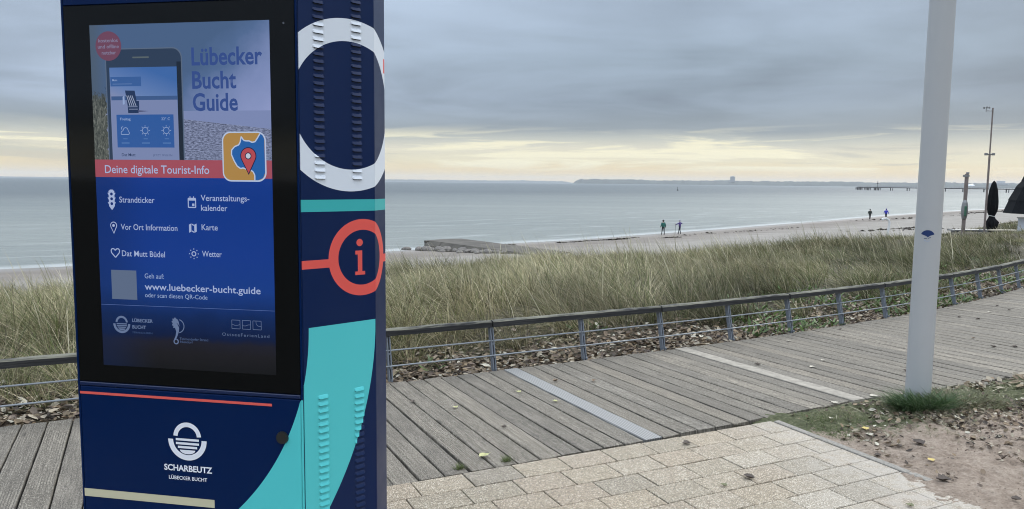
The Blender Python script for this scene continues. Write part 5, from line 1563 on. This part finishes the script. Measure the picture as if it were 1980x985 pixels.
# app tile
ix0, ix1, iz0, iz1 = -.2665, -.1100, 1.5930, 1.7560
def tile(p): return (ix0 + (ix1 - ix0) * p[0], iz0 + (iz1 - iz0) * p[1])
flat('app_tile', [rrect(ix0, ix1, iz0, iz1, .030, 8)], yl(5), litc('display_tile_border', 186, 202, 230), glass, 'white edged app tile with a map pin')
flat('app_tile', [rrect(ix0 + .0045, ix1 - .0045, iz0 + .0045, iz1 - .0045, .026, 8)], yl(6), litc('display_ochre', 176, 136, 74), glass)
coast = [(.735, .030), (.735, .13), (.70, .20), (.62, .245), (.55, .25), (.47, .275), (.42, .26), (.34, .31), (.27, .42), (.215, .54), (.22, .63), (.29, .70), (.385, .735), (.42, .79), (.445, .90), (.50, .825), (.56, .815), (.62, .815), (.69, .785), (.76, .80), (.82, .88), (.87, .955)]
flat('app_tile', [[tile(p) for p in coast] + [(ix1 - .012, iz1 - .011), (ix1 - .0055, iz1 - .024), (ix1 - .0045, iz0 + .030), (ix1 - .012, iz0 + .012), (ix1 - .030, iz0 + .0045)]], yl(7), litc('display_sea_tile', 30, 96, 170), glass)
flat('app_tile', line([tile(p) for p in coast], .0042), yl(8), litc('display_tile_line', 186, 202, 230), glass)


def pin(cx, cz_, r, drop):
    a0 = math.asin(min(.95, r / drop)); P = []
    for k in range(25):
        a = -a0 + (math.pi + 2 * a0) * k / 24; P.append((cx + r * math.cos(a), cz_ + r * math.sin(a)))
    return P + [(cx, cz_ - drop)]


pc = tile((.60, .515))
flat('map_pin', [pin(pc[0], pc[1], .0285, .0625)], yl(9), litc('display_pin_edge', 28, 22, 66), glass); flat('map_pin', [pin(pc[0], pc[1], .0255, .0560)], yl(10), litc('display_pin_red', 182, 74, 84), glass)
flat('map_pin', [disc(pc[0], pc[1], .0115)], yl(11), litc('display_pin_dark', 28, 22, 66), glass); flat('map_pin', [disc(pc[0], pc[1], .0085)], yl(12), litc('display_pin_white', 196, 208, 224), glass)
# menu
y2 = yl(2)
for s_, a, b_, z_ in (('Strandticker', -.656, -.522, 1.5275), ('Vor Ort Information', -.654, -.440, 1.4345), ('Dat Mutt Büdel', -.654, -.490, 1.3435), ('Veranstaltungs-', -.350, -.174, 1.5375), ('kalender', -.350, -.254, 1.5045), ('Karte', -.350, -.291, 1.4395), ('Wetter', -.351, -.279, 1.3500)):
    text(s_, a, b_, z_, .0195, y2, W_, glass, .004)
tl = [(-.696, 1.557), (-.674, 1.557), (-.674, 1.505), (-.680, 1.497), (-.685, 1.497 - .006), (-.690, 1.497), (-.696, 1.505)]
flat('traffic_light_symbol', [tl] + [[(-.7005, 1.550 - .016 * k), (-.6955, 1.550 - .016 * k), (-.6955, 1.541 - .016 * k)] for k in range(3)] + [[(-.6695, 1.550 - .016 * k), (-.6745, 1.541 - .016 * k), (-.6745, 1.550 - .016 * k)] for k in range(3)] + [[(-.694, 1.557), (-.676, 1.557), (-.680, 1.561), (-.690, 1.561)]], y2, W_, glass)
KB = litc('display_knockout_blue', 16, 46, 116)
flat('traffic_light_symbol', [disc(-.685, 1.546 - .0165 * k, .0052, 14) for k in range(3)], yl(3), KB, glass)
flat('pin_symbol', [pin(-.6815, 1.4385, .0130, .0290)], y2, W_, glass); flat('pin_symbol', [pin(-.6815, 1.4385, .0102, .0240)], yl(3), KB, glass); flat('pin_symbol', [disc(-.6815, 1.4385, .0050, 14)], yl(4), W_, glass)
ht = [(-.6790, 1.3285), (-.6645, 1.3440), (-.6625, 1.3515), (-.6650, 1.3575), (-.6710, 1.3590), (-.6765, 1.3560), (-.6790, 1.3525), (-.6815, 1.3560), (-.6870, 1.3590), (-.6930, 1.3575), (-.6955, 1.3515), (-.6935, 1.3440), (-.6790, 1.3285)]
flat('heart_symbol', line(ht, .0036), y2, W_, glass)
flat('calendar_symbol', line([(-.3965, 1.535), (-.3695, 1.535), (-.3695, 1.505), (-.3965, 1.505), (-.3965, 1.535)], .0036) + [rect(-.3965, -.3695, 1.528, 1.537), rect(-.391, -.388, 1.536, 1.542), rect(-.378, -.375, 1.536, 1.542), rect(-.3825, -.374, 1.5095, 1.518)], y2, W_, glass)
flat('map_symbol', [[(-.3965, 1.447), (-.388, 1.451), (-.388, 1.424), (-.3965, 1.420)], [(-.3865, 1.451), (-.3785, 1.447), (-.3785, 1.443), (-.3865, 1.447)], [(-.3865, 1.428), (-.3785, 1.424), (-.3785, 1.420), (-.3865, 1.424)], [(-.377, 1.447), (-.3685, 1.451), (-.3685, 1.424), (-.377, 1.420)]], y2, W_, glass)
flat('sun_symbol', sun_icon(-.3815, 1.3490, .0088, .0033, 8, 1.65, .38), y2, W_, glass)
# the code plate is left blank
flat('code_plate', [rect(-.6985, -.6015, 1.1835, 1.2850)], y2, litc('display_plate_grey', 96, 112, 140), glass, 'blank pale square plate')
text('Geh auf:', -.570, -.497, 1.2680, .0165, y2, W2, glass, .002); text('www.luebecker-bucht.guide', -.571, -.141, 1.2315, .0225, y2, W_, glass, .009)
text('oder scan diesen QR-Code', -.571, -.336, 1.2020, .0150, y2, W2, glass, .001)
flat('thin_line', line([(-.7420, 1.1630), (-.0915, 1.1655)], .0014), y2, litc('display_line', 88, 112, 170), glass)
flat('emblem', emblem(-.6655, 1.0975, .0330), y2, WD, glass, 'small ring and bowl emblem on the screen')
text('LÜBECKER', -.6245, -.5450, 1.1115, .0110, y2, WD, glass, .030); text('BUCHT', -.6245, -.5720, 1.0885, .0110, y2, WD, glass, .030); text('STRAND.LEBEN', -.6255, -.5480, 1.0690, .0062, y2, litc('display_very_dim', 62, 84, 124), glass, .002)
# sea horse
hs = [(-.4600, 1.1290), (-.4655, 1.1235), (-.4700, 1.1240), (-.4690, 1.1170), (-.4740, 1.1130), (-.4690, 1.1080), (-.4725, 1.1010), (-.4665, 1.0985), (-.4680, 1.0915), (-.4610, 1.0925), (-.4570, 1.0790), (-.4600, 1.0640), (-.4655, 1.0530), (-.4600, 1.0500), (-.4530, 1.0640), (-.4470, 1.0800), (-.4455, 1.0930), (-.4520, 1.1060), (-.4560, 1.1110), (-.4490, 1.1060), (-.4440, 1.0980), (-.4460, 1.1120), (-.4500, 1.1210), (-.4560, 1.1240)]
flat('sea_horse_emblem', [hs] + ringp(-.4500, 1.0990, .0215, .0245, -80, 75, 20) + ringp(-.4585, 1.0450, .0060, .0100, 120, 440, 16), y2, WD, glass, 'small sea horse emblem on the screen')
text('Timmendorfer Strand', -.4450, -.3380, 1.0555, .0085, y2, litc('display_dim_text', 74, 94, 132), glass, .006); text('Niendorf', -.4430, -.3960, 1.0450, .0080, y2, litc('display_dim_text_two', 74, 94, 132), glass, .006)
for k, cx_k in enumerate((-.2335, -.1950, -.1565)):
    P = line([(cx_k - .0150, 1.0995), (cx_k + .0150, 1.0995), (cx_k + .0150, 1.1290), (cx_k - .0150, 1.1290), (cx_k - .0150, 1.0995)], .0016)
    if k == 0: P += line([(cx_k - .015, 1.1150), (cx_k - .004, 1.1110), (cx_k + .006, 1.1115), (cx_k + .015, 1.1145)], .0015)
    if k == 1: P += line([(cx_k - .015, 1.1110), (cx_k - .004, 1.1105), (cx_k + .006, 1.1145), (cx_k + .015, 1.1150)], .0015)
    if k == 2: P += line([(cx_k - .004, 1.1290), (cx_k - .003, 1.1180), (cx_k + .004, 1.1120), (cx_k + .015, 1.1105)], .0015)
    flat('square_emblem', P, y2, WD, glass)
text('OstseeFerienLand', -.2850, -.1130, 1.0790, .0105, y2, litc('display_dim_text_three', 98, 116, 150), glass, .0, 1.25)

# ------------------------------------------------------------------ air
hz_m = bpy.data.materials.new('sea_haze'); hz_m.use_nodes = True; nt = hz_m.node_tree
for nd in list(nt.nodes): nt.nodes.remove(nd)
pv = nt.nodes.new('ShaderNodeVolumePrincipled'); pv.inputs['Color'].default_value = (.86, .90, .96, 1)
pv.inputs['Density'].default_value = 0.000052; pv.inputs['Anisotropy'].default_value = 0.2
oo = nt.nodes.new('ShaderNodeOutputMaterial'); nt.links.new(pv.outputs[0], oo.inputs['Volume'])
b = MB(); b.box(-19500, 19500, -19500, 19500, -8.5, 150); tag(link('haze', b.mesh('haze'), hz_m), 'thin pale sea haze over the whole bay', 'haze', kind='stuff')
